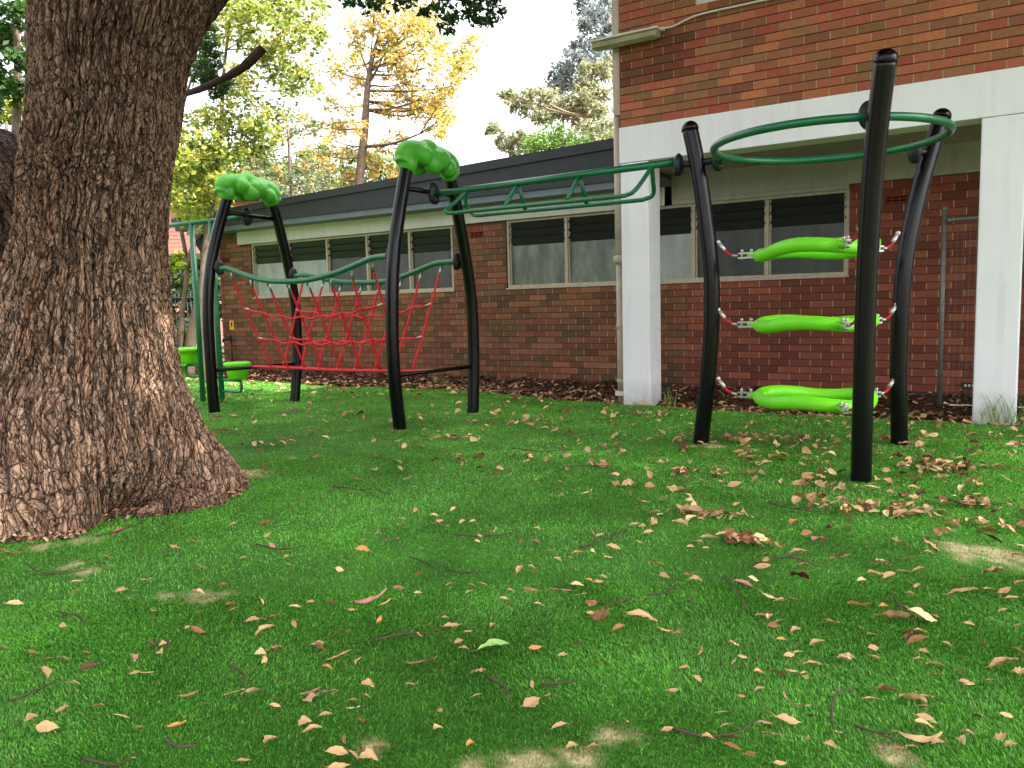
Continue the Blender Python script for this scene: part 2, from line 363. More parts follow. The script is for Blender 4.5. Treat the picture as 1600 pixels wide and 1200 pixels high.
# turf fibres: real blades, dense near the camera and coarser farther away
def blades(n, d0, d1, w, h, sd):
    g = np.random.default_rng(sd); out = []
    need = n
    while need > 0:
        r = np.sqrt(g.uniform(d0**2, d1**2, need*2)); a = g.uniform(-.98, .98, need*2)
        p = _f[None]*r[:, None] + _r[None]*(r*a)[:, None]
        ok = (p[:, 1] < edgeY(p[:, 0])-.0) & (p[:, 0] > -18.5) & (p[:, 0] < 5.5)
        p = p[ok][:need]; out.append(p); need -= len(p)
    p = np.concatenate(out)[:, :2]; n = len(p)
    s = sandf(p[:, 0], p[:, 1]); keep = g.random(n) > s*.85; p = p[keep]; s = s[keep]; n = len(p)
    dd = np.hypot(p[:, 0], p[:, 1]); sc = np.clip(dd/((d0+d1)/2), .6, 1.6)
    th = g.uniform(0, 2*np.pi, n); wv = np.stack([np.cos(th), np.sin(th)], -1)*(w*sc*g.uniform(.6, 1.3, n))[:, None]/2
    hh = h*g.uniform(.55, 1.15, n); flow = fbm(np.stack([p[:, 0]*1.2, p[:, 1]*1.2, 0*th], -1), 2, 4)*9
    ln = np.stack([np.cos(flow), np.sin(flow)], -1)*(hh*.35)[:, None] + g.normal(0, .34, (n, 2))*hh[:, None]
    z = gz(p[:, 0], p[:, 1])
    b0 = np.column_stack([p-wv, z-.002]); b1 = np.column_stack([p+wv, z-.002]); m = p+ln*.45
    b2 = np.column_stack([m+wv*.8, z+hh*.62]); b3 = np.column_stack([m-wv*.8, z+hh*.62]); tip = np.column_stack([p+ln*1.15, z+hh*.93])
    V = np.stack([b0, b1, b2, tip, b3], 1).reshape(-1, 3)
    o = (np.arange(n)*5)[:, None]; F = np.concatenate([o+np.array([0, 1, 2, 4])], 0)
    T = o+np.array([4, 2, 3, 3])
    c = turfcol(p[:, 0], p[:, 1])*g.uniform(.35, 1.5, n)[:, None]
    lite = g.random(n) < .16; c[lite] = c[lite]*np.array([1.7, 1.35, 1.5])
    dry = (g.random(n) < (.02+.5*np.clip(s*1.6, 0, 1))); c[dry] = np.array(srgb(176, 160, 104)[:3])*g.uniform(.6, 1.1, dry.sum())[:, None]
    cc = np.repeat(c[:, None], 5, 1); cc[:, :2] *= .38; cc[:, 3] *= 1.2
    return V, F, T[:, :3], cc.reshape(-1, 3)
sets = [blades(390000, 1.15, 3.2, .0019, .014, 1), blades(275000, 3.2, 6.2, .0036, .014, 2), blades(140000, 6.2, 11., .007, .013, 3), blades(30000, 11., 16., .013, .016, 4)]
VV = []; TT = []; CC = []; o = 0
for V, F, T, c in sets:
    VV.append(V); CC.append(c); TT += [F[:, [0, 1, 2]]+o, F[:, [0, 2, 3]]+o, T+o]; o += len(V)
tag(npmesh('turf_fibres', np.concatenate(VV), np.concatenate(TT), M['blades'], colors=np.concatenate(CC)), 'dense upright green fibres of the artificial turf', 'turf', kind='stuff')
# garden bed strip of mulch along the wall
V, F = grid_sheet(-19, 6, 7.6, 11.5, 400, 60, lambda X, Y: -.05+.09*np.clip((Y-8.3)/1.2, 0, 1)+.03*np.sin(X*9)*np.sin(Y*13))
M['mulch'] = mat('mulch_soil', srgb(70, 50, 38), .95, .1, noise=.5, nscale=30, bump=1., bscale=60)
tag(npmesh('garden_bed', V, F, M['mulch'], smooth=True), kind='structure')
def bedz(x, y): return -.05+.09*np.clip((y-8.3)/1.2, 0, 1)+.03*np.sin(x*9)*np.sin(y*13)
def chips(n, g):
    x = g.uniform(-14, 4, n); y = edgeY(x)+.02+g.random(n)**1.2*(9.8-edgeY(x)); z = bedz(x, y)+g.uniform(.0, .035, n)
    th = g.uniform(0, 6.3, n); a = np.stack([np.cos(th), np.sin(th), g.uniform(-.5, .5, n)], -1)*g.uniform(.012, .045, n)[:, None]
    b = np.stack([-np.sin(th), np.cos(th), g.uniform(-.6, .6, n)], -1)*g.uniform(.006, .018, n)[:, None]
    P = np.stack([x, y, z], -1); V = np.stack([P-a-b, P+a-b*.6, P+a+b, P-a+b*.7], 1).reshape(-1, 3)
    F = (np.arange(n)*4)[:, None]+np.arange(4); pal = np.array([srgb(*q)[:3] for q in ((60, 40, 30), (84, 56, 42), (48, 34, 28), (120, 82, 60), (190, 140, 110), (96, 66, 48))])
    c = pal[g.choice(6, n, p=[.24, .22, .2, .14, .08, .12])]*g.uniform(.7, 1.25, n)[:, None]
    return V, F, np.repeat(c, 4, 0)
V, F, c = chips(16000, np.random.default_rng(5))
tag(npmesh('mulch', V, F, M['chip'], colors=c), 'dark bark mulch chips strewn along the foot of the brick wall', 'mulch', kind='stuff')

# ============================================================ BUILDING
D1, D2, DW = 8.27, 9.8, 9.35
XL, XC, XE = -12.85, -3.865, 4.6            # left end, tall block corner, right end
bld = empty('brick_building', (-4, 9.8, 0), 'red brick school building with white beam, white columns and a low dark roofed wing', 'building')
bm_ = Matrix.Identity(3)
def brickwall(x0, x1, z0, z1, Yf, holes, pal, wts, dirt, seed, zoff=0.):
    """individual bricks proud of raked bed joints; returns brick, vertical mortar and backing builders"""
    g = random.Random(seed); B = MB(); J = MB(); K = MB(); C = .086; Lb = .24
    k0 = int(math.floor((z0-zoff)/C)); k1 = int(math.ceil((z1-zoff)/C))
    for k in range(k0, k1):
        a = max(z0, zoff+k*C+.005); b = min(z1, zoff+(k+1)*C-.005)
        if b-a < .01: continue
        segs = [(x0, x1)]
        for hx0, hx1, hz0, hz1 in holes:
            if a < hz1-.02 and b > hz0+.02:
                n = []
                for s0, s1 in segs:
                    if hx1 <= s0 or hx0 >= s1: n.append((s0, s1)); continue
                    if hx0 > s0: n.append((s0, hx0))
                    if hx1 < s1: n.append((hx1, s1))
                segs = n
        off = (k % 2)*Lb/2
        for s0, s1 in segs:
            J.box((s0+.001, Yf+.0035, a+.001), (s1-.001, Yf+.05, b-.001))
            i0 = int(math.floor((s0-off)/Lb))
            x = off+i0*Lb
            while x < s1:
                bx0 = max(s0, x+.005); bx1 = min(s1, x+Lb-.005)
                if bx1-bx0 > .015:
                    n = float(vnoise(np.array([[x*.55, k*.16, seed*.37]]), 5)[0])
                    idx = min(len(pal)-1, int((g.random()*.62+n*.5)**1.15*len(pal)*.95))
                    p = pal[idx] if g.random() < .82 else g.choice(pal)
                    v = g.uniform(.92, 1.28); d = dirt(x, zoff+k*C)
                    col = tuple(cc*v*d for cc in srgb(*p)[:3])
                    dy = g.uniform(-.0012, .0012)
                    B.box((bx0, Yf+dy, a), (bx1, Yf+.06, b), col)
                x += Lb
    return B, J
h1 = (-11.94, -7.36, 1.36, 2.36); h2 = (-6.40, -1.755, 1.36, 2.36)
palL = [(116, 76, 54), (100, 66, 47), (114, 76, 53), (98, 70, 47), (122, 78, 55), (92, 62, 45), (112, 66, 50), (90, 70, 48), (128, 84, 60)]
palR = [(112, 60, 48), (118, 62, 48), (106, 56, 45), (128, 72, 54), (100, 54, 43), (118, 68, 52)]
palU = [(140, 84, 64), (146, 90, 66), (150, 88, 64), (158, 92, 66), (134, 86, 64), (142, 96, 66), (152, 80, 62), (166, 102, 68), (128, 92, 62), (132, 78, 62)]
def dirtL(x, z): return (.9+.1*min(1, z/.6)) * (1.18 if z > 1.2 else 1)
def toneU(x, z):
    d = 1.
    if z > 3.95 and x > -3.1: d *= .62 if z > 4.05 else .8  # shadow under the upper window painted into the brick colour
    if x < -3.2 and 3.45 < z < 3.95: d *= .5  # darker patch of bricks below the batten light
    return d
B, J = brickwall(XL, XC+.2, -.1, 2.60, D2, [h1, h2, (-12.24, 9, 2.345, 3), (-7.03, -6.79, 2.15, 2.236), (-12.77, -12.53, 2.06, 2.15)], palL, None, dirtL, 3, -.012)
w1 = B.build('lower_wall', M['brick'], bld); J.build('mortar', M['mortar'], w1)
B, J = brickwall(XC+.2, -.40, -.1, 2.40, D2, [h2, (-1.4, -1.16, 2.15, 2.236)], palR, None, lambda x, z: 1, 4, -.012)
w2 = B.build('recessed_wall', M['brick'], bld); J.build('mortar', M['mortar'], w2)
B, J = brickwall(-.40, XE, -.1, 2.40, D2-.001, [], palR, None, lambda x, z: 1, 6, -.012)
w3 = B.build('side_wall', M['brick'], bld); J.build('mortar', M['mortar'], w3)
K = MB()   # raked joint backing with window openings left out
for x0, x1, z0, z1 in ((XL, h1[0], -.1, 2.6), (h1[0], h1[1], -.1, h1[2]), (h1[1], h2[0], -.1, 2.36), (h2[0], h2[1], -.1, h2[2]), (h2[1], XE, -.1, 2.4)):
    K.box((x0, D2+.014, z0), (x1, D2+.2, z1))
K.build('wall_core', M['shadowj'], bld)
# upper brick storey
Wsill = (-3.0, -1.45, 4.17, 5.4)
B, J = brickwall(XC, XE, 3.06, 6.9, D1+.012, [Wsill], palU, None, toneU, 9, 3.055)
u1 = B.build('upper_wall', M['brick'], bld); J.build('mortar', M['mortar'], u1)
K = MB(); zz = D1+.026
for x0, x1, z0, z1 in ((XC, Wsill[0], 3.05, 6.9), (Wsill[0], Wsill[1], 3.05, Wsill[2]), (Wsill[0], Wsill[1], Wsill[3], 6.9), (Wsill[1], XE, 3.05, 6.9)): K.box((x0+.002, zz, z0), (x1, zz+.2, z1))
K.box((XC, zz+.2, 3.07), (XC+.12, 17, 6.9)); K.box((XE-.12, zz+.2, 3.07), (XE, 17, 6.9))
K.build('upper_core', M['shadowj'], bld)
MB().box((XC-.25, D1-.3, 6.905), (XE+.25, 17.2, 7.1)).build('flat_roof', M['conc'], bld)
# beam, soffit, spandrel, columns
MB().box((XC-.01, D1, 2.67), (XE, D1+.30, 3.055)).build('beam', M['white'], bld, bevel=.006)
MB().box((XC, D1+.302, 2.72), (XE, D2+.4, 2.85)).build('soffit', M['conc'], bld)
MB().box((XC+.002, D2-.02, 2.402), (XE, D2+.02, 2.718)).box((XC+.004, D2-.017, 2.35), (-1.76, D2+.02, 2.4)).build('spandrel', M['conc'], bld)
MB().box((XC, D1+.006, -.08), (XC+.33, D1+.336, 2.667)).build('column', M['white'], bld, bevel=.012)
MB().box((-.412, D1+.006, -.08), (-.075, D1+.336, 2.667)).build('column', M['white'], bld, bevel=.012)
MB().box((-12.24, D2-.045, 2.352), (XC-.1, D2-.003, 2.605)).build('fascia_panel', M['cream'], bld)
# corner trim of the tall block and low wing roof
MB().box((XC-.085, D1+.02, 3.2), (XC-.003, D1+.12, 6.85)).build('corner_trim', M['pipe'], bld)
def slab(x0, x1, y0, y1, zl0, zr0, zl1, zr1):
    m = MB(); vs = [(x0, y0, zl0), (x1, y0, zr0), (x1, y1, zr0), (x0, y1, zl0), (x0, y0, zl1), (x1, y0, zr1), (x1, y1, zr1), (x0, y1, zl1)]
    m._add(vs, [(0, 3, 2, 1), (4, 5, 6, 7), (0, 1, 5, 4), (1, 2, 6, 5), (2, 3, 7, 6), (3, 0, 4, 7)]); return m
xr = XC-.002
slab(-13.5, xr, 9.37, 16.5, 2.665, 2.665, 2.80, 3.075).build('roof', M['roof'], bld)
slab(-13.56, xr, 9.34, 16.6, 2.803, 3.079, 2.905, 3.205).build('roof_edge', M['roof'], bld)
MB().box((-13.2, 9.40, 2.575), (xr, 9.78, 2.663)).build('gutter', M['gutter'], bld)
MB().box((XL, D2+.21, -.1), (XL+.15, 16.4, 2.6)).box((XL+.15, 16.2, -.1), (XE, 16.4, 2.6)).box((XE-.12, D2+.21, -.1), (XE, 16.2, 2.66)).build('end_wall', M['shadowj'], bld)
# windows
def window(x0, mull, z0, z1, panes):
    fr = MB(); y0 = D2+.03; w = .035
    xs_ = [x0]+mull
    fr.box((x0, y0-.012, z0), (mull[-1], y0+.07, z0+.04)); fr.box((x0, y0-.012, z1-.035), (mull[-1], y0+.07, z1))
    fr.box((x0-.012, y0-.05, z0-.022), (mull[-1]+.012, y0+.05, z0-.001))
    for i, x in enumerate(xs_):
        a = x if i == 0 else x-w/2; b = x+w if i == 0 else (x+w/2 if i < len(xs_)-1 else x); a = b-w if i == len(xs_)-1 else a
        fr.box((a, y0-.014, z0+.041), (b, y0+.068, z1-.036))
        for s_ in ((b+.004,) if i == 0 else ((a-.022,) if i == len(xs_)-1 else (b+.004, a-.022))):
            fr.box((s_, y0+.004, z0+.041), (s_+.018, y0+.06, z1-.036))
    f = fr.build('window', M['frame'], bld)
    zl = z0+(z1-z0)*.62
    for i, p in enumerate(panes):
        a, b = xs_[i]+.036, xs_[i+1]-.036
        q = MB().box((a, y0+.03, z0+.042), (b, y0+.036, zl)).build('glass_pane', M[p], f)
        if p == 'pale': q['label'] = 'pale frosted pane'
        L = MB(); n = 3; st = (z1-.04-zl)/n
        for k in range(n):
            zc = zl+st*(k+.5); ang = math.radians(22)
            R_ = Matrix.Translation((0, y0+.03, zc)) @ Matrix.Rotation(ang, 4, 'X')
            L.box((a+.004, -.003, -st*.54), (b-.004, .003, st*.54), M3=R_)
            L.box((a-.006, y0-.006, zc-.012), (a+.012, y0+.014, zc+.02)); L.box((b-.012, y0-.006, zc-.012), (b+.006, y0+.014, zc+.02))
        L.build('louvre', M['louvre'], f)
    return f
window(-11.93, [-10.98, -10.03, -9.12, -8.22, -7.36], 1.385, 2.35, ['pale', 'pale', 'darkpane', 'darkpane', 'darkpane'])
window(-6.39, [-5.413, -4.50, -3.59, -2.675, -1.758], 1.385, 2.35, ['pane', 'pane', 'pale', 'darkpane', 'darkpane'])
# dark room behind the glass
MB().box((XL+.2, D2+.9, .1), (XE-.2, D2+.94, 2.59)).build('inner_wall', M['dark'], bld)
f = MB().box((Wsill[0], D1+.03, Wsill[2]), (Wsill[1], D1+.11, Wsill[2]+.05)).box((Wsill[0], D1+.03, Wsill[2]+.051), (Wsill[0]+.05, D1+.11, Wsill[3])).box((Wsill[1]-.05, D1+.03, Wsill[2]+.051), (Wsill[1], D1+.11, Wsill[3])).box((Wsill[0]+.05, D1+.03, Wsill[3]-.05), (Wsill[1]-.05, D1+.11, Wsill[3])).build('window', M['cream'], bld)
MB().box((Wsill[0]+.051, D1+.06, Wsill[2]+.051), (Wsill[1]-.051, D1+.066, Wsill[3]-.051)).build('glass_pane', M['darkpane'], f)
# air vents
for vx, vz in ((-7.03, 2.147), (-1.4, 2.147), (-12.77, 2.06)):
    v = MB()
    v.box((vx+.004, D2+.012, vz), (vx+.236, D2+.013, vz+.16))
    for k in range(5): v.box((vx+.012, D2-.002, vz+.004+k*.034), (vx+.228, D2+.011, vz+.018+k*.034), mi=1)
    for k in range(4): v.box((vx+.010+k*.071, D2-.003, vz+.002), (vx+.022+k*.071, D2+.010, vz+.158), mi=1)
    v.build('air_vent', [M['void'], mat('vent_terracotta', srgb(124, 52, 42), .85, .2, noise=.2)], bld)
# sewer gas strip at wall foot on the right
MB().box((-2.2, D2-.05, .0), (4, D2-.002, .075)).build('footing', M['roof'], bld)

# drainpipes (top-level: fixed to wall but things one can name)
px_, py_ = XC-.065, D1+.09
dp = empty('drainpipe', (px_, py_, 0), 'slim beige drainpipe running down the left side of the left white column', 'pipe')
MB().tube([(px_, py_, -.05), (px_, py_, 1.62)], .038, 14).tube([(px_, py_, 1.62), (px_, py_, 3.2)], .046, 14).build('pipe', M['pipe'], dp)
MB().lathe((px_, py_, 1.58), [(.04, 0), (.055, .0), (.075, .07), (.05, .09), (.04, .1)], 16).build('collar', M['frame'], dp)
for z in (.22, .85): MB().lathe((px_, py_, z), [(.039, 0), (.046, .002), (.046, .05), (.039, .052)], 14).build('joint', M['frame'], dp)
MB().box((px_-.05, py_-.05, .08), (px_+.05, py_+.05, .13)).build('foot_clip', M['cream'], dp)
g2 = empty('drainpipe', (-13.05, 9.6, 0), 'downpipe with a dark rainwater head at the far left end of the low wing', 'pipe')
a = pY(330, 400, 9.6); X2 = a[0]
MB().tube([(X2, 9.6, 0), (X2, 9.6, 2.05)], .05, 12).build('pipe', M['pipe'], g2)
m = MB(); m.tube([(X2-.3, 9.6, 2.57), (X2-.28, 9.6, 2.45), (X2-.02, 9.6, 2.12), (X2, 9.6, 1.95)], [.16, .15, .12, .08], 4, smooth=False); m.build('rainwater_head', M['dark'], g2)
# batten light on the upper wall
lt = empty('wall_light', (-3.75, D1-.1, 3.93), 'old cream batten light fixed across the corner of the upper brick wall', 'light fitting')
m = MB(); x0, x1 = -4.12, -3.37; yb = D1+.004
prof = [(yb-.01, 3.99), (yb-.01, 3.935), (yb-.03, 3.90), (yb-.10, 3.885), (yb-.155, 3.91), (yb-.165, 3.945), (yb-.14, 3.975), (yb-.05, 4.0)]
vs = [(x, *p) for x in (x0, x0+.03, x1-.03, x1) for p in (prof if x in (x0+.03, x1-.03) else [(yb-.08+(a_-yb+.08)*.85, 3.945+(b_-3.945)*.8) for a_, b_ in prof])]
k = len(prof); fs = [[j*k+i_, j*k+(i_+1) % k, (j+1)*k+(i_+1) % k, (j+1)*k+i_] for j in range(3) for i_ in range(k)] + [list(range(k))[::-1], [3*k+i_ for i_ in range(k)]]
m._add(vs, fs); m.build('diffuser', mat('dirty_diffuser', srgb(150, 146, 118), .5, .4, noise=.3, nscale=8), lt)
MB().box((x0-.02, yb-.175, 3.972), (x1+.02, yb-.006, 3.99)).box((x0+.05, yb-.12, 3.991), (x1-.25, yb-.02, 4.012)).box((x1+.021, yb-.08, 3.965), (x1+.05, yb-.03, 3.995)).build('housing', M['cream'], lt)
cp = [pY(x, y, D1-.012) for x, y in ((1034, 45), (1052, 41), (1072, 31), (1092, 23), (1130, 14), (1200, -1), (1280, -18))]
tag(MB().tube(cr(cp, 6), .011, 8).build('conduit', M['cream'], origin=tuple(cp[0])), 'thin pale conduit bending up the upper brick wall from the light', 'conduit')
# small yellow hazard plate and the hose tap beside the net
p = pY(362, 508, D2-.006)
sg = MB().box((p[0]-.06, D2-.008, p[2]-.085), (p[0]+.06, D2-.003, p[2]+.085)).build('warning_sign', M['yellow'], origin=None)
tag(sg, 'small yellow warning plate with a black bolt on the brick wall left of the net', 'sign')
m = MB(); q = [(-.01, .06), (.03, .06), (.01, .015), (.035, .015), (-.02, -.065), (-.002, -.01), (-.03, -.01)]
m._add([(p[0]+a_, D2-.0095, p[2]+b_) for a_, b_ in q], [list(range(7))]); m.build('bolt_symbol', M['ink'], sg)
p = pY(361, 530, D2-.07)
tp = empty('garden_tap', (p[0], D2-.07, 0), 'black tap on a standpipe against the brick wall below the yellow plate', 'tap')
MB().tube([(p[0], D2-.07, 0), (p[0], D2-.07, p[2])], .018, 8).build('standpipe', M['dark'], tp)
MB().tube([(p[0]+.02, D2-.07, p[2]-.02), (p[0]-.04, D2-.09, p[2]+.01), (p[0]-.14, D2-.13, p[2]+.0), (p[0]-.15, D2-.13, p[2]-.05)], .022, 8).box((p[0]-.07, D2-.12, p[2]+.02), (p[0]+.03, D2-.07, p[2]+.05)).build('spout', M['dark'], tp)
# galvanised mesh gate leaf leaning beside the right column
gx = -.74; gy = 9.05
gt = empty('mesh_fence_panel', (gx, gy, 0), 'galvanised wire mesh panel with a thin grey post left of the right white column', 'fence panel')
MB().tube([(gx, gy, -.05), (gx, gy, 1.98)], .021, 10).ball((gx, gy, 1.98), .026).build('post', M['galv'], gt)
p1 = pY(1476, 344, gy); z1_ = p1[2]
MB().tube([(gx+.03, gy, z1_-.01), (gx+.09, gy, z1_), (.6, gy, z1_+.01)], [.03, .017, .017], 10).build('top_rail', M['galv'], gt)
m = MB()
for k in range(24): m.tube([(gx+.06+k*.055, gy, .12), (gx+.06+k*.055, gy, z1_)], .0014, 4, cap=False)
for k in range(24): m.tube([(gx+.02, gy, .15+k*.075), (.6, gy, .15+k*.075)], .0012, 4, cap=False)
m.build('wire_mesh', M['galv'], gt)
ph = [pY(x, y, 9.2) for x, y in ((1474, 629), (1480, 632), (1492, 634), (1530, 635), (1620, 639))]
tag(MB().tube(cr(ph, 5), .016, 8).build('water_pipe', M['cream'], origin=tuple(ph[0])), 'white water pipe lying along the wall foot behind the right column', 'pipe')
p = pY(1512, 602, D2-.02)
nb = MB().box((p[0]-.06, D2-.03, p[2]-.03), (p[0]+.2, D2-.004, p[2]+.03)).build('utility_plate', M['dark'], origin=None)
tag(nb, 'small dark metal plate low on the brick wall left of the right column', 'plate')
for k in range(5): MB().box((p[0]-.03+k*.035, D2-.033, p[2]-.012), (p[0]-.01+k*.035, D2-.0305, p[2]+.01)).build('mark', M['cream'], nb)

# ============================================================ CLIMBING FRAME
cf = empty('climbing_frame', (-4., 6.3, 0), 'black and green climbing frame with red rope net, overhead ladder, ring and lime hanging steps', 'play equipment')
PR = .0625
def dome(P, T, r, name='post_cap', parent=None):
    q = Vector(T).to_track_quat('Z', 'Y').to_matrix()
    m = MB()
    n = 7; pts = [P-unit(T)*.012, P-unit(T)*.011, P] + [P+unit(T)*r*math.sin(math.pi/2*k/n) for k in range(1, n+1)]
    rr = [r, r*1.07, r*1.07] + [r*1.07*math.cos(math.pi/2*k/n)+.001 for k in range(1, n+1)]
    m.tube(pts, rr, 22); return m.build(name, M['black'], parent)
def post(pts, cap=False, n=10):
    P = cr(pts, n); o = MB().tube(P, PR, 24).build('post', M['black'], cf)
    if cap: dome(P[-1], P[-1]-P[-2], PR, parent=o)
    return o
XA, XB = -7.85, -5.03
hs = [-.25, 0, .6, 1.2, 1.65, 2.07, 2.48]
post([(XA, y, z) for y, z in zip([5.84, 5.80, 5.785, 5.80, 5.865, 5.995, 6.16], hs)])
post([(XA, y, z) for y, z in zip([6.97, 7.0, 7.08, 7.09, 7.02, 6.925, 6.81], hs)])
post([(XB, y, z) for y, z in zip([5.80, 5.765, 5.71, 5.725, 5.78, 5.885, 6.01], hs)])
post([(XB, y, z) for y, z in zip([6.94, 6.965, 7.01, 7.0, 6.92, 6.815, 6.69], hs)])
Cc = np.array([-1.303, 6.126, 0]); dE = np.array([-.995, .1, 0]); dF = np.array([.5, -.866, 0]); dG = np.array([.586, .81, 0])
hE = [-.25, 0, .48, 1.0, 1.4, 1.82, 2.18, 2.50]
def rad(d, rs): return [Cc+d*r+np.array([0, 0, z]) for r, z in zip(rs, hE)]
post(rad(dE, [.94, .919, .863, .824, .829, .880, .935, 1.005]), True)
post(rad(dF, [.87, .872, .880, .892, .915, .960, 1.03, 1.12]), True)
post(rad(dG, [.82, .818, .797, .801, .832, .925, 1.045, 1.17]), True)
# arch caps: lumpy green moulded clouds
def archcap(X, ya, yb, seed):
    g = random.Random(seed); m = MB(); zt = 2.505
    arc = cr([(X, ya-.02, zt-.0), (X, ya+.06, zt+.13), (X, (ya+yb)/2, zt+.155), (X, yb-.06, zt+.11), (X, yb+.02, zt-.03)], 8)
    m.tube(arc, [.083]*4+[.10]*(len(arc)-8)+[.083]*4, 20)
    ym = (ya+yb)/2; H = yb-ya
    for dx, t, dz, r in ((-.01, .47, .205, .135), (.05, .28, .13, .10), (-.06, .3, .14, .10), (.06, .58, .12, .12), (-.07, .62, .13, .11), (.03, .82, .06, .10), (.07, .42, .05, .10), (-.07, .44, .05, .09), (.02, .70, .17, .09), (.03, .30, .17, .085), (.0, .93, .02, .10), (0, .06, .03, .10), (.075, .48, .13, .085), (-.06, .5, .10, .10)):
        m.ball((X+dx*1.35+.01, ya+H*t, zt+dz*.88-.02), r*.94, 18, 12)
    o = m.build('arch_cap', M['cap'], cf)
    r = o.modifiers.new('remesh', 'REMESH'); r.mode = 'VOXEL'; r.voxel_size = .010; r.use_smooth_shade = True
    s = o.modifiers.new('smooth', 'SMOOTH'); s.iterations = 10; s.factor = .6
    for y_, s_ in ((ya+.02, 1), (yb-.0, 1)):
        MB().tube([(X+.06, y_, zt+.03), (X+.098, y_, zt+.03)], .013, 10).build('bolt', M['steel'], o)
archcap(XA, 6.10, 6.84, 1); archcap(XB, 5.98, 6.72, 2)
# crossbars
MB().tube([(XA, 5.80, .49), (XA, 7.08, .47)], .021, 14).build('crossbar', M['black'], cf)
MB().tube([(XB, 5.72, .52), (XB, 7.0, .50)], .021, 14).build('crossbar', M['black'], cf)
MB().tube([(XA, 6.05, 2.30), (XA, 6.86, 2.27)], .024, 14).build('crossbar', M['black'], cf)
MB().tube([(XB, 5.95, 2.28), (XB, 6.76, 2.29)], .024, 14).build('crossbar', M['black'], cf)
# moulded clamps
def clamp(P, ax, arm, s=1.):
    """ax = thin axis of the oval shell (along the rail), arm = point on the post"""
    P = np.array(P, float); ax = unit(ax); q = Vector(ax).to_track_quat('X', 'Z').to_matrix()
    m = MB(); m.ball(P, (.033*s, .062*s, .088*s), 18, 12, M3=q)
    m.ball(P+ax*.018*s-np.array([0, 0, .05*s]), (.03*s, .035*s, .04*s), 12, 8, M3=q)
    if arm is not None: m.tube([P, np.array(arm, float)], .027*s, 12)
    o = m.build('clamp', M['plastic'], cf)
    b = P+np.array([0, 0, -.03*s]); return o
# side rails with net
fr = [(-7.72, 5.90, 1.645), (-7.60, 5.92, 1.635), (-7.30, 5.93, 1.545), (-6.95, 5.93, 1.478), (-6.43, 5.93, 1.462), (-5.98, 5.93, 1.515), (-5.62, 5.93, 1.60), (-5.42, 5.92, 1.645), (-5.20, 5.90, 1.65)]
br = [(-7.66, 6.94, 1.575), (-7.46, 6.90, 1.575), (-7.20, 6.90, 1.535), (-6.85, 6.90, 1.468), (-6.17, 6.90, 1.45), (-5.75, 6.90, 1.53), (-5.42, 6.90, 1.615), (-5.12, 6.92, 1.62)]
FRc = cr(fr, 8); BRc = cr(br, 8)
MB().tube(FRc, .029, 16).build('side_rail', M['green'], cf); MB().tube(BRc, .029, 16).build('side_rail', M['green'], cf)
clamp((-7.735, 5.90, 1.655), (1, 0, 0), (XA, 5.87, 1.655)); clamp((-5.17, 5.90, 1.655), (-1, 0, 0), (XB, 5.80, 1.655), 1.1)
clamp((-7.70, 6.95, 1.59), (1, 0, 0), (XA, 7.03, 1.59)); clamp((-5.14, 6.92, 1.63), (-1, 0, 0), (XB, 6.93, 1.63), 1.1)
nm = MB(); FX = [-7.59, -7.28, -6.97, -6.66, -6.36, -6.04, -5.74, -5.45]; BX = [-7.46, -7.13, -6.84, -6.51, -6.23, -5.91, -5.62, -5.34]
def at(C, X):
    xs_ = [p[0] for p in C]; return np.array([X, np.interp(X, xs_, [p[1] for p in C]), np.interp(X, xs_, [p[2] for p in C])])
fer = []; nodes = {}; g = random.Random(3); knots = []
RR = .0118; ZB = .49
for side, XS, C, dx in (('f', FX, FRc, 1), ('b', BX, BRc, 1)):
    rows = [[], []]
    for i, X in enumerate(XS):
        top = at(C, X)-np.array([0, 0, .03])
        bx = X*.93+(-6.45)*.07
        bot = np.array([bx, 6.36 if side == 'f' else 6.44, ZB])
        def P(t, s_=0): return top+(bot-top)*t+np.array([g.uniform(-.012, .012), g.uniform(-.01, .01), 0])
        a_ = P(.37); b_ = P(.68); u = unit(a_-top)
        fer.append((top, top+u*.105)); 
        nm.tube(cr([top+u*.07, a_, b_, bot+np.array([0, 0, .01])], 6), RR, 8)
        rows[0].append(a_); rows[1].append(b_); knots += [a_, b_, bot]
    for r_ in rows:
        r2 = []
        for i in range(len(r_)):
            r2.append(r_[i])
            if i < len(r_)-1: r2.append((r_[i]+r_[i+1])/2-np.array([0, 0, .028 if 0 < i < 6 else .016]))
        e0 = unit(r2[1]-r2[0]); e1 = unit(r2[-2]-r2[-1])
        fer.append((r2[0]+e0*.0, r2[0]+e0*.075)); fer.append((r2[-1], r2[-1]+e1*.075))
        nm.tube(cr(r2, 5), RR, 8)
for dy, dz in ((-.05, 0), (-.015, -.006), (.02, .0), (.055, .002)):
    nm.tube(cr([(XA, 6.4+dy, .49), (XA+.6, 6.4+dy*.9, ZB-.002+dz), (-6.4, 6.4+dy, ZB-.012+dz), (XB-.6, 6.4+dy*.9, ZB+dz), (XB, 6.4+dy, .51)], 6), .010, 8)
net = nm.build('rope_net', M['rope'], cf)
for a_, b_ in fer: MB().tube([a_, b_], .0125, 10).build('ferrule', M['steel'], net)
mk = mat('knot_plastic', srgb(206, 92, 88), .5)
for kx in knots: MB().ball(kx, .0145, 8, 6).build('rope_clip', mk, net)
for side, XS, C in (('f', FX, FRc), ('b', BX, BRc)):
    for X in XS:
        t = at(C, X); m = MB(); m.box((X-.008, t[1]-.014, t[2]-.062), (X+.008, t[1]+.014, t[2]-.024)); m.tube([(X, t[1]-.022, t[2]-.052), (X, t[1]+.022, t[2]-.052)], .008, 8); m.build('rail_tab', M['green'], net)
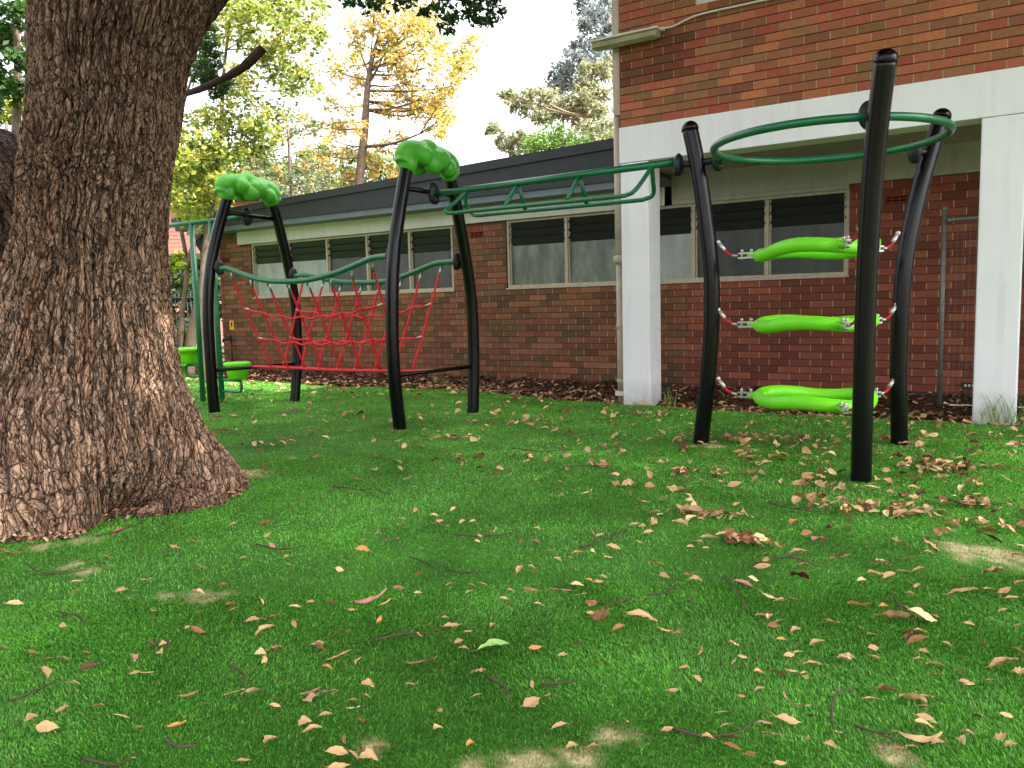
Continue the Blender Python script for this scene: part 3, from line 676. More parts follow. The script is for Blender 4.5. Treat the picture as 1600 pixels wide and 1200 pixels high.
# overhead ladder
lad = MB().tube([(-5.0, 6.40, 2.268), (-2.42, 6.24, 2.262)], .030, 18).build('overhead_ladder', M['green'], cf)
clamp((-5.02, 6.40, 2.275), (1, -.06, 0), None, 1.25)
for ry, sgn in ((6.14, -1), (6.50, 1)):
    off = 0 if sgn < 0 else .05
    yt = lambda x: 6.40-(x+5.0)*.062
    x0, x1 = -4.66+.0, -2.66
    P = [(-4.60, yt(-4.6), 2.25), (-4.655, (yt(-4.6)+ry)/2, 2.14), (-4.68+off, ry, 2.055), (-4.60+off, ry-.005, 2.028), (-4.3, ry-.02, 2.026), (-2.95, ry-.10, 2.01), (-2.76, ry-.11, 2.015), (-2.69, ry-.10, 2.05), (-2.66, (yt(-2.66)+ry-.10)/2, 2.15), (-2.64, yt(-2.64), 2.25)]
    MB().tube(cr(P, 6), .0185, 14).build('hand_rail', M['green'], lad)
    for x in (-3.99, -3.33):
        f_ = (x+4.3)/1.35; yy = ry-.02-.08*f_
        MB().tube([(x, yt(x), 2.255), (x-.02*0, yy, 2.03)], .018, 12).build('ladder_strut', M['green'], lad)
# ring and its clamps
RC = np.array([-1.235, 6.02, 2.235]); Rr = .765
m = MB(); m.tube([RC+np.array([Rr*math.cos(a), Rr*math.sin(a), 0]) for a in np.linspace(0, 2*math.pi, 72, endpoint=False)], .0265, 16, closed=True)
ring = m.build('grip_ring', M['green'], cf)
Ep = Cc+dE*.94+np.array([0, 0, 2.225])
clamp(Ep+np.array([-.155, .0, .01]), (-1, .1, 0), Ep); clamp(Ep+np.array([.155, -.01, .01]), (1, -.05, 0), Ep)
MB().tube([Ep+np.array([.15, -.01, 0.01]), (RC[0]-Rr+.01, 6.10, 2.235)], .027, 14).build('link_tube', M['green'], ring)
Fp = Cc+dF*1.02+np.array([0, 0, 2.235]); clamp(Cc+dF*.885+np.array([0, 0, 2.245]), dF, Fp, 1.0)
Gp = Cc+dG*1.06+np.array([0, 0, 2.235]); clamp(Cc+dG*.90+np.array([0, 0, 2.225]), dG, Gp, .95)
# hanging steps
def step(z0, tilt, rot, wob, seed):
    P = []; n = 72; g = random.Random(seed)
    for i in range(n):
        th = 2*math.pi*i/n
        aE = math.atan2(dE[1], dE[0])
        rr = .385+.032*math.cos(3*(th-aE))+.008*math.cos(6*(th-aE))
        z = z0+wob*math.cos(3*(th-aE)+rot)+tilt*math.cos(th-aE-math.pi)
        P.append(Cc+np.array([rr*math.cos(th), rr*math.sin(th), z]))
    R_ = [.048+.003*math.cos(3*(2*math.pi*i/n-aE)+2.2) for i in range(n)]
    m = MB(); m.tube(P, R_, 20, closed=True)
    # moulded seam ridge along the top
    m.tube([p+np.array([0, 0, .040]) for p in P], .013, 8, closed=True)
    for d in (dE, dF, dG):
        t0 = Cc+d*.40+np.array([0, 0, z0+(tilt*float(d@-dE))]); m.ball(t0+d*.02, (.055, .055, .047), 16, 10); m.tube([t0, t0+d*.09, t0+d*.13], [.034, .024, .019], 14)
    o = m.build('hanging_step', M['lime'], cf)
    s = o.modifiers.new('remesh', 'REMESH'); s.mode = 'VOXEL'; s.voxel_size = .007; s.use_smooth_shade = True
    s = o.modifiers.new('smooth', 'SMOOTH'); s.iterations = 5; s.factor = .6
    for d, pr in ((dE, .83), (dF, .90), (dG, .82)):
        zz = z0+(tilt*float(d@-dE)); b = Cc+d*.50+np.array([0, 0, zz]); perp = np.array([-d[1], d[0], 0])
        e = Cc+d*.64+np.array([0, 0, zz+.0]); q = Matrix(((d[0], perp[0], 0), (d[1], perp[1], 0), (0, 0, 1)))
        m = MB(); T = Matrix.Translation(Vector(b)) @ q.to_4x4()
        m.box((-.03, -.020, .010), (.10, .020, .022), M3=T); m.box((-.03, -.020, -.024), (.10, .020, -.012), M3=T)
        for u in (.0, .075): m.tube([b+d*u+np.array([0, 0, -.036]), b+d*u+np.array([0, 0, .036])], .010, 10); m.ball(b+d*u+np.array([0, 0, .036]), .013, 10, 6)
        m.tube([e-d*.03, e+d*.02+np.array([0, 0, .004])], [.014, .010], 10)
        m.build('shackle', M['steel'], o)
        top = Cc+d*(pr-PR+.0)+np.array([0, 0, zz+.115]); s_ = e+d*.01+np.array([0, 0, .004])
        mid = s_+(top-s_)*.45+np.array([0, 0, -.02])
        cab = cr([s_, mid, top], 6)
        cb = MB().tube(cab, .0095, 8).build('cable', M['rope'], o)
        u = unit(top-mid); MB().tube([top-u*.085, top-u*.02], .0145, 12).ball(top, .018, 10, 8).build('cable_sleeve', mat('zinc_sleeve', srgb(206, 204, 200), .4, .5, .5), cb)
step(1.50, .012, 1.9, .020, 1); step(.968, .006, 1.5, .016, 2); step(.412, -.004, 1.2, .016, 3)
# far section: overhead beam, thin posts and lime stepping pods
MB().tube([(XA-.05, 6.45, 2.275), (-10.6, 6.45, 2.29)], .028, 14).build('overhead_beam', M['green'], cf)
clamp((XA-.03, 6.45, 2.275), (-1, 0, 0), None, 1.2)
def pod(x, y, z, parent, rad_=.165, bx=.18, sg=1):
    o = MB().lathe((x, y, z), [(.001, .0), (rad_*.9, .0), (rad_, -.012), (rad_, -.045), (rad_*.86, -.05), (rad_*.80, -.11), (rad_*.72, -.19), (rad_*.62, -.21), (.001, -.21)], 28).build('stepping_pod', M['lime'], cf)
    m = MB(); xx = bx
    m.tube(cr([(xx, y, z-.23), (x-sg*.0, y, z-.23), (x+sg*.05, y, z-.26), (x+sg*.05, y, z-.33), (x, y, z-.37), (xx, y, z-.37)], 4), .017, 10); m.build('pod_bracket', M['green'], o); return o
for X in (-8.95, -8.565, -9.52):
    MB().tube([(X, 6.45, -.2), (X, 6.45, 2.28)], .034, 14).build('hanger_post', M['green'], cf)
pod(-9.21, 6.45, .70, None, .17, -8.95, -1); pod(-8.23, 6.45, .53, None, .165, -8.565, 1); pod(-9.50, 6.45, .47, None, .17, -9.52, -1)

# ============================================================ BIG TREE
TC = _f*4.95+_r*(-2.73); TC = np.array([TC[0], TC[1], 0.])
rh = np.array([_r[0], _r[1], 0.]); fh = np.array([_f[0], _f[1], 0.])
big = empty('shade_tree', tuple(TC), 'huge tree with deeply fissured brown bark flaring into roots at the left', 'tree')
zk = np.array([-.15, 0, .05, .2, .41, .77, 1.2, 1.6, 2.1, 2.31, 2.7, 3.1, 3.6, 4.4])
rgt = np.array([-1.58, -1.64, -1.70, -1.86, -1.99, -2.11, -2.16, -2.15, -2.08, -2.03, -1.96, -1.78, -1.62, -1.45])
lft = np.array([-3.9, -3.85, -3.78, -3.65, -3.55, -3.36, -3.12, -2.92, -2.82, -2.79, -2.79, -2.76, -2.75, -2.7])
def trunkmesh():
    nu, nv = 1150, 760
    th = np.linspace(0, 2*np.pi, nu, endpoint=False)
    z = np.linspace(-.12, 4.2, nv)
    z = -.12+(4.32)*np.linspace(0, 1, nv)**1.12
    TH, ZZ = np.meshgrid(th, z)
    R_ = np.interp(ZZ, zk, rgt); L_ = np.interp(ZZ, zk, lft); cx = (R_+L_)/2+2.73; rx = (R_-L_)/2
    # front/back radius: flares at the foot
    ry = np.interp(ZZ, [-.12, 0, .15, .4, .8, 1.4, 2.3, 4.2], [1.0, .93, .84, .72, .62, .55, .50, .48])
    lobes = 1+np.clip(.75-ZZ, 0, .75)*(.10*np.cos(3*TH+1.1)+.13*np.cos(5*TH+2.0)+.05*np.cos(8*TH)) + .03*np.cos(3*TH+ZZ*1.5)+.02*np.cos(5*TH-ZZ)
    # TH=0 points right (rh), pi/2 away from the camera
    bx = np.cos(TH)*rx*np.where(np.abs(np.cos(TH)) > .0, 1+(lobes-1)*(1-np.abs(np.cos(TH))**4), 1); by = np.sin(TH)*ry*lobes
    ang = []; rad_ = []
    for q in ((-60, 850), (20, 845), (75, 838), (105, 836), (132, 824), (150, 808), (190, 797), (240, 789), (290, 782), (335, 778), (372, 768), (382, 752), (372, 738)):
        v_ = gnd(*q)-TC; a_, b_ = float(v_@rh), float(v_@fh); ang.append(math.atan2(b_, a_)); rad_.append(math.hypot(a_, b_))
    o_ = np.argsort(ang); ang = np.array(ang)[o_]; rad_ = np.array(rad_)[o_]
    TW_ = np.where(TH > np.pi, TH-2*np.pi, TH); er = np.hypot(bx, by); base_er = np.interp(TW_, ang, rad_, left=0, right=0)
    wgt = np.where((TW_ > ang[0]) & (TW_ < ang[-1]), np.clip((TW_-ang[0])/.3, 0, 1)*np.clip((ang[-1]-TW_)/.3, 0, 1), 0)*np.exp(-(np.clip(ZZ, 0, 9)/.30)**1.3)
    kk = 1+wgt*(base_er/np.maximum(er, .1)-1); bx = bx*kk; by = by*kk
    U = TH/(2*np.pi); P3 = np.stack([np.cos(TH)*1.2, np.sin(TH)*1.2, ZZ], -1).reshape(-1, 3)
    wob = (fbm(P3*np.array([2.2, 2.2, 1.6]), 4, 21)-.5).reshape(TH.shape); wob2 = (fbm(P3*np.array([7, 7, 5.]), 3, 31)-.5).reshape(TH.shape)
    # burl band with cross wrinkles
    burl = np.exp(-((ZZ-2.15)/.30)**2)*np.clip(np.cos(TH+1.25), 0, 1)**.8
    per = 92; idz = np.sin(U*2*np.pi*31+wob*9)*.6
    u = U*per+wob*2.6+wob2*.75*(1+3*burl); v = ZZ*5.0+wob2*1.6+wob*1.2+burl*ZZ*5+idz
    u2 = u
    f1, f2, idh = cells(u2, v, per, 3)
    e = f2-f1
    plate = np.clip(e/.24, 0, 1)**.6
    # second, finer cracking
    g1, g2, id2 = cells(U*per*2+wob*5.2+wob2*2.5, ZZ*17+wob2*4, per*2, 13)
    fine = np.clip((g2-g1)/.28, 0, 1)
    # long vertical furrows
    rid = .5+.5*np.cos(2*np.pi*(U*58+wob*2.2+wob2*.8)); furrow = np.clip(rid/.3, 0, 1)
    hgt = plate*.55*(.45+.55*furrow)+.2*fine+.16*idh + .12*furrow
    n3 = fbm(P3*np.array([40, 40, 26.]), 3, 41).reshape(TH.shape); hgt = hgt+(n3-.5)*.42
    amp = np.interp(ZZ, [0, 1.5, 4], [.026, .034, .036])
    dsp = hgt*amp+wob*.07+burl*.05+burl*wob2*.12
    # sand-level shallow roots at the foot
    nrm = np.stack([np.cos(TH)/np.maximum(rx, .2), np.sin(TH)/np.maximum(ry, .2)], -1); nrm /= np.linalg.norm(nrm, axis=-1, keepdims=True)
    X = cx+bx+nrm[..., 0]*(dsp-.03); Y = by+nrm[..., 1]*(dsp-.03)
    lean = np.interp(ZZ, [0, 4.2], [0, .1])
    V = TC+rh*X[..., None]+fh*(Y+lean)[..., None]; V[..., 2] = ZZ+(wob2*.03)
    i = np.arange(nu*nv).reshape(nv, nu); j = np.roll(i, -1, 1)
    F = np.stack([i[:-1], j[:-1], j[1:], i[1:]], -1).reshape(-1, 4)
    hn = np.clip(hgt/.95, 0, 1)[..., None]
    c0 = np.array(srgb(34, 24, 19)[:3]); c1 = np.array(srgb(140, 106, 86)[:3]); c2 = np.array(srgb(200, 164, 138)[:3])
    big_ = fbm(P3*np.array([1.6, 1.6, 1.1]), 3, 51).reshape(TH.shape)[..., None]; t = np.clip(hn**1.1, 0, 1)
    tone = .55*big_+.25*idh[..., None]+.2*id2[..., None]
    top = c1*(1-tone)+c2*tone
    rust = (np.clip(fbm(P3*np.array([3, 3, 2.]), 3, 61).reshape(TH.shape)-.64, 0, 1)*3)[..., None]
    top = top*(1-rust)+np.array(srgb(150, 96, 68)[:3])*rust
    hv = np.interp(ZZ, [0, .9, 1.9, 3], [1.1, .95, .62, .42])[..., None]     # canopy shade painted into the bark colour, darker higher up
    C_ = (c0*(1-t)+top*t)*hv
    return V.reshape(-1, 3), F, C_.reshape(-1, 3)
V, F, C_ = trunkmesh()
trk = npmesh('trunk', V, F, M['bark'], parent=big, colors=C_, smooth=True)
def barktube(pts, rs, nu=420, nv=420, seed=1, per=44):
    P = np.array(cr(pts, 12)); s = np.concatenate([[0], np.cumsum(np.linalg.norm(np.diff(P, axis=0), axis=1))]); L = s[-1]
    t = np.linspace(0, L, nv); C = np.stack([np.interp(t, s, P[:, k]) for k in range(3)], -1)
    T = np.gradient(C, axis=0); T /= np.linalg.norm(T, axis=1)[:, None]
    A = np.cross(T, np.array([.3, .9, .1])); A /= np.linalg.norm(A, axis=1)[:, None]; B_ = np.cross(T, A)
    rr = np.interp(t/L, np.linspace(0, 1, len(rs)), rs)
    th = np.linspace(0, 2*np.pi, nu, endpoint=False); TH, SS = np.meshgrid(th, t)
    P3 = np.stack([np.cos(TH), np.sin(TH), SS], -1).reshape(-1, 3)
    wob = (fbm(P3*2.5, 4, seed)-.5).reshape(TH.shape); w2 = (fbm(P3*8, 3, seed+3)-.5).reshape(TH.shape)
    f1, f2, idh = cells(TH/(2*np.pi)*per+wob*4+w2, SS*5.6+w2*2, per, seed)
    h = np.clip((f2-f1)/.3, 0, 1)**.55*.75+.2*idh+(fbm(P3*np.array([38, 38, 24.]), 3, seed+8).reshape(TH.shape)-.5)*.3
    R_ = rr[:, None]+h*.03+wob*.08
    V = C[:, None]+A[:, None]*(np.cos(TH)*R_)[..., None]+B_[:, None]*(np.sin(TH)*R_)[..., None]
    i = np.arange(nu*nv).reshape(nv, nu); j = np.roll(i, -1, 1); F = np.stack([i[:-1], j[:-1], j[1:], i[1:]], -1).reshape(-1, 4)
    t_ = np.clip(h, 0, 1)[..., None]; C_ = (np.array(srgb(34, 24, 19)[:3])*(1-t_)+np.array(srgb(112, 88, 72)[:3])*t_)*.8
    return V.reshape(-1, 3), F, C_.reshape(-1, 3)
def TL(lat, dep, z): return fh*dep+rh*lat+np.array([0, 0, z])
V, F, C_ = barktube([TL(-3.05, 5.15, .1), TL(-3.05, 5.2, .8), TL(-3.12, 5.3, 1.4), TL(-3.4, 5.4, 1.86), TL(-4.0, 5.6, 2.16), TL(-5.4, 6.3, 2.7)], [.60, .55, .50, .43, .40, .32], seed=5)
npmesh('limb', V, F, M['bark'], parent=big, colors=C_, smooth=True)
V, F, C_ = barktube([TL(-2.45, 5.1, 2.2), TL(-2.2, 5.3, 2.75), TL(-1.93, 5.4, 3.15), TL(-1.6, 5.5, 3.7), TL(-1.2, 5.4, 4.6), TL(0.2, 5.2, 6.0), TL(1.6, 5.0, 7.2)], [.05, .08, .09, .13, .15, .10], nu=260, nv=320, seed=9, per=24)
npmesh('limb', V, F, M['bark'], parent=big, colors=C_, smooth=True)
V, F, C_ = barktube([TL(-2.4, 5.05, 3.9), TL(-2.3, 5.1, 4.8), TL(-1.6, 4.6, 6.0), TL(.4, 3.9, 7.4)], [.42, .34, .26, .12], nu=160, nv=160, seed=13, per=24)
npmesh('limb', V, F, M['bark'], parent=big, colors=C_, smooth=True)
# exposed root beside the foot, bare leafy soil hollow
rt = [gnd(215, 806)+[0, 0, -.02], gnd(250, 800)+[0, 0, .01], gnd(290, 793)+[0, 0, .02], gnd(322, 789)+[0, 0, .01], gnd(350, 785)+[0, 0, -.03]]
V, F, C_ = barktube(rt, [.02, .045, .06, .045, .02], nu=120, nv=120, seed=17, per=12)
npmesh('root', V, F, M['bark'], parent=big, colors=C_*.3+np.array(srgb(150, 116, 98)[:3])*.9, smooth=True)

# ------------------------------------------------------------ foliage
def leafcloud(cl, pal, size, g, aspect=.5, droop=0.):
    """cl: list of (centre, rx, rz, n)"""
    Ps = []
    for c_, rx, rz, n in cl:
        k = max(4, n//16); sub = g.normal(0, 1, (k, 3)); sub /= np.linalg.norm(sub, axis=1)[:, None]; sub *= g.uniform(.25, 1., (k, 1))**.6
        sub = sub*np.array([rx, rx, rz])+np.array(c_)
        w = g.integers(0, k, n); sg = min(rx, rz)*.30
        q = sub[w]+g.normal(0, sg, (n, 3))*np.array([1, 1, .75]); Ps.append((q, w))
    P = np.concatenate([a for a, _ in Ps]); cid = np.concatenate([w+1000*i for i, (_, w) in enumerate(Ps)]); n = len(P)
    d = g.normal(0, 1, (n, 3)); d[:, 2] = d[:, 2]*.7-droop; d /= np.linalg.norm(d, axis=1)[:, None]
    up = g.normal(0, 1, (n, 3)); up[:, 2] += .8; s_ = np.cross(d, up); s_ /= np.linalg.norm(s_, axis=1)[:, None]
    L = size*g.uniform(.6, 1.35, n)[:, None]; nn = np.cross(s_, d)
    a = P-d*L*.5; b = P+s_*L*aspect*.5+nn*L*.08; c = P+d*L*.5; e = P-s_*L*aspect*.5+nn*L*.08
    V = np.stack([a, b, c, e], 1).reshape(-1, 3); F = (np.arange(n)*4)[:, None]+np.arange(4)
    pal = np.array([srgb(*q)[:3] for q in pal]); ci = (g.random(n)*.55+_hash(cid, cid*0, cid*0, 7)*.5)
    col = pal[np.clip((ci*len(pal)).astype(int), 0, len(pal)-1)]*g.uniform(.75, 1.25, n)[:, None]
    return V, F, np.repeat(col, 4, 0)
def tree(name, label, cat, D, trunk, r0, clumps, pal, size, seed, bark='limb', group=None, aspect=.5, droop=0., limbs=.6, spread=.35, dens=1., baseZ=0, rz=.8, rtop=.25):
    g = np.random.default_rng(seed)
    tp = [pD(x, y, D+dd) for x, y, dd in trunk]; base_ = np.array([tp[0][0], tp[0][1], baseZ])
    root = empty(name, tuple(base_), label, cat, group)
    tp = [base_]+tp if tp[0][2] > baseZ+.1 else tp
    T = cr(tp, 6); n = len(T); rr = [r0*(1-(1-rtop)*i/(n-1)) for i in range(n)]
    m = MB().tube(T, rr, 12)
    cl = []
    for (x, y, r, cnt) in clumps:
        Dn = D+g.normal(0, spread*D*.08); c_ = pD(x, y, Dn); rm = r*Dn/FPX; cl.append((c_, rm, rm*rz, int(cnt*dens)))
        if g.random() < limbs:
            ds = [np.linalg.norm(t-c_)+max(0, (t[2]-c_[2]))*2.0 for t in T]; j = int(np.argmin(ds)); s_ = T[j]
            if j == n-1 and n > 3: j = max(1, n-1-int(g.integers(1, max(2, n//3)))); s_ = T[j]
            mid = (s_+c_)/2+np.array([g.normal(0, .06), g.normal(0, .06), -.05])*np.linalg.norm(c_-s_)
            rb = max(.006, min(rr[j]*.5, .018*np.linalg.norm(c_-s_)+.01))
            m.tube(cr([s_, mid, c_], 5), [rb*(1-.8*k/10) for k in range(11)], 6)
            for q in range(4):
                e = c_+g.normal(0, 1, 3)*rm*.6; m.tube([mid*.4+c_*.6, (c_+mid)/2*.3+e*.7, e], [rb*.35, rb*.25, rb*.12], 4)
    m.build('trunk', M[bark], root)
    V, F, c = leafcloud(cl, pal, size, g, aspect, droop); npmesh('crown', V, F, M['leaf'], parent=root, colors=c)
    return root
S8 = lambda L, r, n: [(450+x/3.137, y/3.137, r, n) for x, y in L]
S1 = lambda L, r, n: [(x/3.2, y/3.2, r, n) for x, y in L]
# yellow-orange tree behind the arch
tree('golden_tree', 'slender tree with golden orange leaves rising behind the low roof', 'tree', 21,
     [(553, 400, 0), (560, 300, 0), (570, 200, 0), (573, 150, 0), (580, 100, 0), (592, 55, 0)], .17,
     S8([(420, 100), (330, 110), (500, 130), (620, 100), (700, 110), (560, 220), (650, 200), (780, 260), (860, 300), (900, 250), (480, 240), (400, 280), (700, 330), (560, 300), (800, 330), (630, 150), (540, 170), (740, 200), (870, 330), (460, 60), (560, 60), (680, 60)], 22, 210)
     + S8([(600, 400), (700, 470), (780, 520), (650, 560), (730, 620), (560, 510), (480, 500), (800, 430), (220, 330), (300, 320), (690, 520), (620, 480), (760, 610), (590, 330), (500, 350), (330, 200), (350, 420)], 20, 230)
     + S8([(220, 520), (330, 560), (230, 600), (270, 650), (200, 680), (130, 740), (300, 740), (480, 720), (540, 700), (440, 820), (280, 850), (520, 840), (100, 620), (90, 840), (180, 830), (400, 760), (350, 640)], 17, 130),
     [(96, 112, 56), (124, 130, 62), (160, 150, 64), (190, 166, 72), (206, 176, 86), (208, 170, 90), (204, 184, 104), (204, 156, 96)], .135, 31, group=None, limbs=.75, spread=.3, aspect=.42, dens=.85, rz=1.2)
# eucalypts behind the roof on the right
tree('gum_tree', 'tall dark blue green gum tree behind the building corner', 'tree', 48, [(985, 430, 0), (975, 250, 0), (960, 120, 0), (950, 20, 0)], .4,
     S8([(1500, 60), (1570, 100), (1470, 130), (1560, 30), (1600, 160), (1470, 250), (1530, 290), (1350, 340), (1340, 420), (1440, 230), (1400, 300), (1460, 20), (1330, 380), (1400, 400), (1560, 210)], 20, 330),
     [(92, 104, 106), (106, 118, 118), (122, 132, 130), (140, 146, 140)], .34, 41, 'paleb', aspect=.35, droop=.5, spread=.3)
tree('gum_tree', 'olive and tan leaved spreading gum tree above the dark roof', 'tree', 40, [(925, 430, 0), (925, 250, 0), (915, 190, 0), (925, 150, 0)], .3,
     S8([(1480, 370), (1560, 340), (1440, 480), (1230, 480), (1180, 510), (1260, 560), (1420, 560), (1500, 560), (1480, 640), (1400, 520), (1560, 620), (1550, 690), (1330, 540), (1510, 470), (1450, 430), (1540, 530), (1300, 500)], 21, 360)
     + S8([(1090, 510), (1010, 630), (1060, 690), (1120, 670), (1080, 740), (1170, 690), (1080, 460), (1150, 730)], 14, 180),
     [(104, 114, 82), (122, 128, 90), (142, 142, 104), (150, 144, 110), (112, 128, 88), (156, 146, 118)], .30, 43, 'paleb', aspect=.35, droop=.5, spread=.3)
tree('lime_tree', 'bright lime green rounded treetop just above the dark roof', 'tree', 30, [(865, 430, 0), (864, 260, 0), (864, 225, 0)], .15,
     S8([(1300, 680), (1230, 700), (1370, 690), (1300, 650), (1250, 740), (1350, 740), (1190, 730), (1420, 700)], 19, 380),
     [(84, 116, 50), (98, 130, 56), (110, 140, 66), (78, 104, 48)], .14, 47, spread=.15, limbs=.3)
# leafy yellow green tree left, between the big trunk and the arch
tree('leafy_tree', 'yellow green leafy tree filling the gap right of the big trunk', 'tree', 13, [(318, 560, 0), (316, 470, 0), (322, 380, .2), (335, 300, .1), (345, 200, 0), (350, 110, 0), (362, 10, 0)], .075,
     S1([(1100, 150), (1200, 80), (1300, 60), (1400, 80), (1500, 100), (1570, 180), (1450, 200), (1350, 130), (1200, 200), (1200, 400), (1200, 480), (1250, 560), (1350, 340), (1420, 400), (1530, 430), (1300, 220), (1560, 40), (1440, 20), (1250, 10), (1150, 60), (1380, 270), (1480, 330)], 32, 250)
     + S1([(1100, 560), (1000, 600), (1150, 640), (1250, 650), (1300, 700), (950, 700), (1050, 720), (1150, 760), (920, 820), (1020, 850), (1100, 800), (950, 900), (1050, 950), (900, 980), (1000, 1020), (1220, 760), (1330, 640), (880, 760), (1130, 900), (880, 880)], 28, 240),
     [(64, 84, 34), (84, 106, 42), (106, 126, 48), (134, 148, 56), (164, 168, 70), (186, 182, 88), (100, 120, 50), (190, 172, 84)], .085, 53, limbs=.6, spread=.45, aspect=.6)
tree('dark_shrub_tree', 'feathery dark green foliage just right of the upper trunk', 'tree', 9.5, [(240, 620, 0), (240, 400, 0), (262, 250, 0), (300, 120, 0)], .05,
     S1([(1050, 330), (1000, 300), (1100, 420), (1040, 390), (1010, 220), (1080, 450), (1030, 150), (1060, 250), (1000, 380)], 17, 420),
     [(44, 70, 34), (60, 88, 40), (76, 100, 44)], .06, 57, limbs=.3, spread=.2, aspect=.3)
tree('grey_green_tree', 'thin grey green airy tree between the leafy tree and the golden tree', 'tree', 17, [(470, 500, 0), (468, 380, 0), (455, 290, 0), (450, 200, 0)], .09,
     S1([(1400, 560), (1450, 620), (1380, 600), (1450, 680), (1520, 640), (1330, 760), (1270, 790), (1540, 800), (1560, 900), (1500, 950), (1450, 900), (1400, 880), (1350, 950), (1300, 900), (1600, 860), (1250, 880), (1640, 930)], 21, 170),
     [(88, 102, 74), (106, 120, 88), (128, 136, 100), (110, 124, 70), (190, 150, 80)], .11, 59, limbs=.8, spread=.4, aspect=.35)
tree('dark_tree', 'dark green tree showing at the top left edge left of the big trunk', 'tree', 10, [(20, 480, 0), (22, 300, 0), (28, 100, 0), (20, 10, 0)], .1,
     [(10, 20, 30, 380), (25, 60, 28, 380), (35, 100, 24, 300), (8, 120, 28, 380), (30, 145, 22, 260), (45, 20, 22, 260), (-10, 60, 30, 300), (-20, 160, 30, 300)],
     [(40, 66, 30), (54, 84, 36), (70, 104, 44)], .09, 61, spread=.3, limbs=.4)
tree('yellow_green_tree', 'yellow green foliage coloured as if sunlit, under the dark tree at the left edge', 'tree', 12, [(10, 480, 0), (12, 300, 0), (10, 190, 0)], .08,
     [(10, 160, 22, 240), (35, 165, 18, 200), (5, 185, 20, 220), (40, 190, 14, 140), (-20, 170, 24, 200), (25, 135, 16, 120)],
     [(150, 160, 50), (176, 176, 64), (120, 136, 46)], .09, 63, spread=.2, limbs=.3)  # sunlight on these leaves is put into the palette
# overhanging spray of the shade tree at the top of the picture, and an unseen high crown shaped to block the sun
g = np.random.default_rng(71)
cl = []
for x, y in [(330, 20), (390, 40), (430, 15), (560, 5), (650, 40), (720, 60), (800, 50), (780, 110), (900, 60), (930, 120), (970, 80), (1010, 80), (1030, 30), (950, 20), (860, 20), (740, 10), (600, -20), (820, -20), (1000, -10), (370, -20), (840, 100)]:
    cl.append((pD(450+x/3.137, y/3.137, 7+g.normal(0, .25)), .10, .085, 62))
V, F, c = leafcloud(cl, [(34, 60, 26), (44, 74, 32), (56, 90, 40), (72, 104, 44)], .062, g, .45, .6)
ov = npmesh('crown', V, F, M['leaf'], parent=big, colors=c)
m = MB()
sB = TL(1.6, 5.0, 7.2)
tips = [pD(620, -60, 7), pD(690, -10, 7), pD(745, 5, 7)]
m.tube(cr([TL(-1.2, 5.4, 4.6), pD(520, -260, 6.6), pD(600, -110, 7), tips[0], tips[1], tips[2]], 6), [.07*(1-.9*k/30) for k in range(31)], 7)
for x, y in ((555, 6), (600, -5), (700, 30), (740, 38), (770, 20)):
    m.tube(cr([pD(600, -110, 7), pD((600+x)/2+10, (y-110)/2+20, 7), pD(x, y, 7)], 4), [.014-.0014*k for k in range(9)], 5)
m.build('limb', M['limb'], big)
g = np.random.default_rng(73); cl = []
for k in range(430):  # out-of-view clumps, spread and thickened to keep sun off the ground
    cl.append(((g.uniform(-5.5, 7.), g.uniform(-1.0, 8.6), g.uniform(7.0, 9.6)), 1.0, .5, 120))
V, F, c = leafcloud(cl, [(44, 74, 32), (60, 92, 40), (80, 112, 44)], .38, g, .6)
npmesh('sun_block_crown', V, F, M['leaf'], parent=big, colors=c)
# broken dark branch stub seen against the leafy tree
p0, p1, p2 = pD(362, 116, 8.5), pD(385, 101, 8.5), pD(411, 75, 8.5)
tag(MB().tube(cr([pD(250, 156, 7.5), pD(310, 140, 8.2), p0, p1, p2], 5), [.03]*5+[.035]*5+[.045]*5+[.052]*6, 9).build('broken_branch', mat('dark_branch_bark', srgb(58, 46, 40), .95, .1, noise=.4, nscale=14, bump=1., bscale=40), origin=tuple(p0)), 'dark broken branch stub sticking out right of the upper trunk', 'branch')

# ============================================================ FAR LEFT BACKGROUND
# two thin bent trunks, black picket fence, pink brick house, hedge
for k, (pts, r, lb) in enumerate([([(296, 600, 0), (300, 520, 0), (318, 440, 0), (326, 380, 0), (312, 300, 0)], .10, 'bare brown sapling trunk behind the green posts'),
                                  ([(284, 600, 0), (284, 500, 0), (292, 420, 0), (282, 350, 0), (276, 290, 0)], .05, 'thinner dark bare sapling trunk next to the big trunk')]):
    P = [pD(x, y, 14.) for x, y, _ in pts]; P[0][2] = 0
    rt_ = empty('sapling', tuple(P[0]), lb, 'tree')
    MB().tube(cr(P, 6), [r*(1-.02*i) for i in range(25)], 9).tube(cr([P[2], (P[2]+P[3])/2+np.array([.2, .1, .1]), pD(338, 345, 14)], 4), [.05-.004*i for i in range(9)], 7).build('trunk', M['limb'], rt_)
    g = np.random.default_rng(80+k); V, F, c = leafcloud([(P[-1]+g.normal(0, .3, 3), .4, .35, 180) for _ in range(5)] + ([(pD(268, 405, 11), .12, .2, 120)] if k == 1 else []), [(120, 140, 40), (160, 176, 50), (190, 196, 60)], .10, g, .6)
    npmesh('crown', V, F, M['leaf'], parent=rt_, colors=c)
fn = empty('picket_fence', tuple(pD(290, 560, 17)*np.array([1, 1, 0])), 'black metal picket fence behind the far green posts', 'fence')
A0 = pD(150, 500, 17)*np.array([1, 1, 0]); A1 = pD(420, 500, 17)*np.array([1, 1, 0]); dv = A1-A0
m = MB()
for k in range(46):
    p = A0+dv*k/45; m.tube([p+[0, 0, 0.02], p+[0, 0, 1.55]], .012, 5)
m.build('pickets', M['dark'], fn)
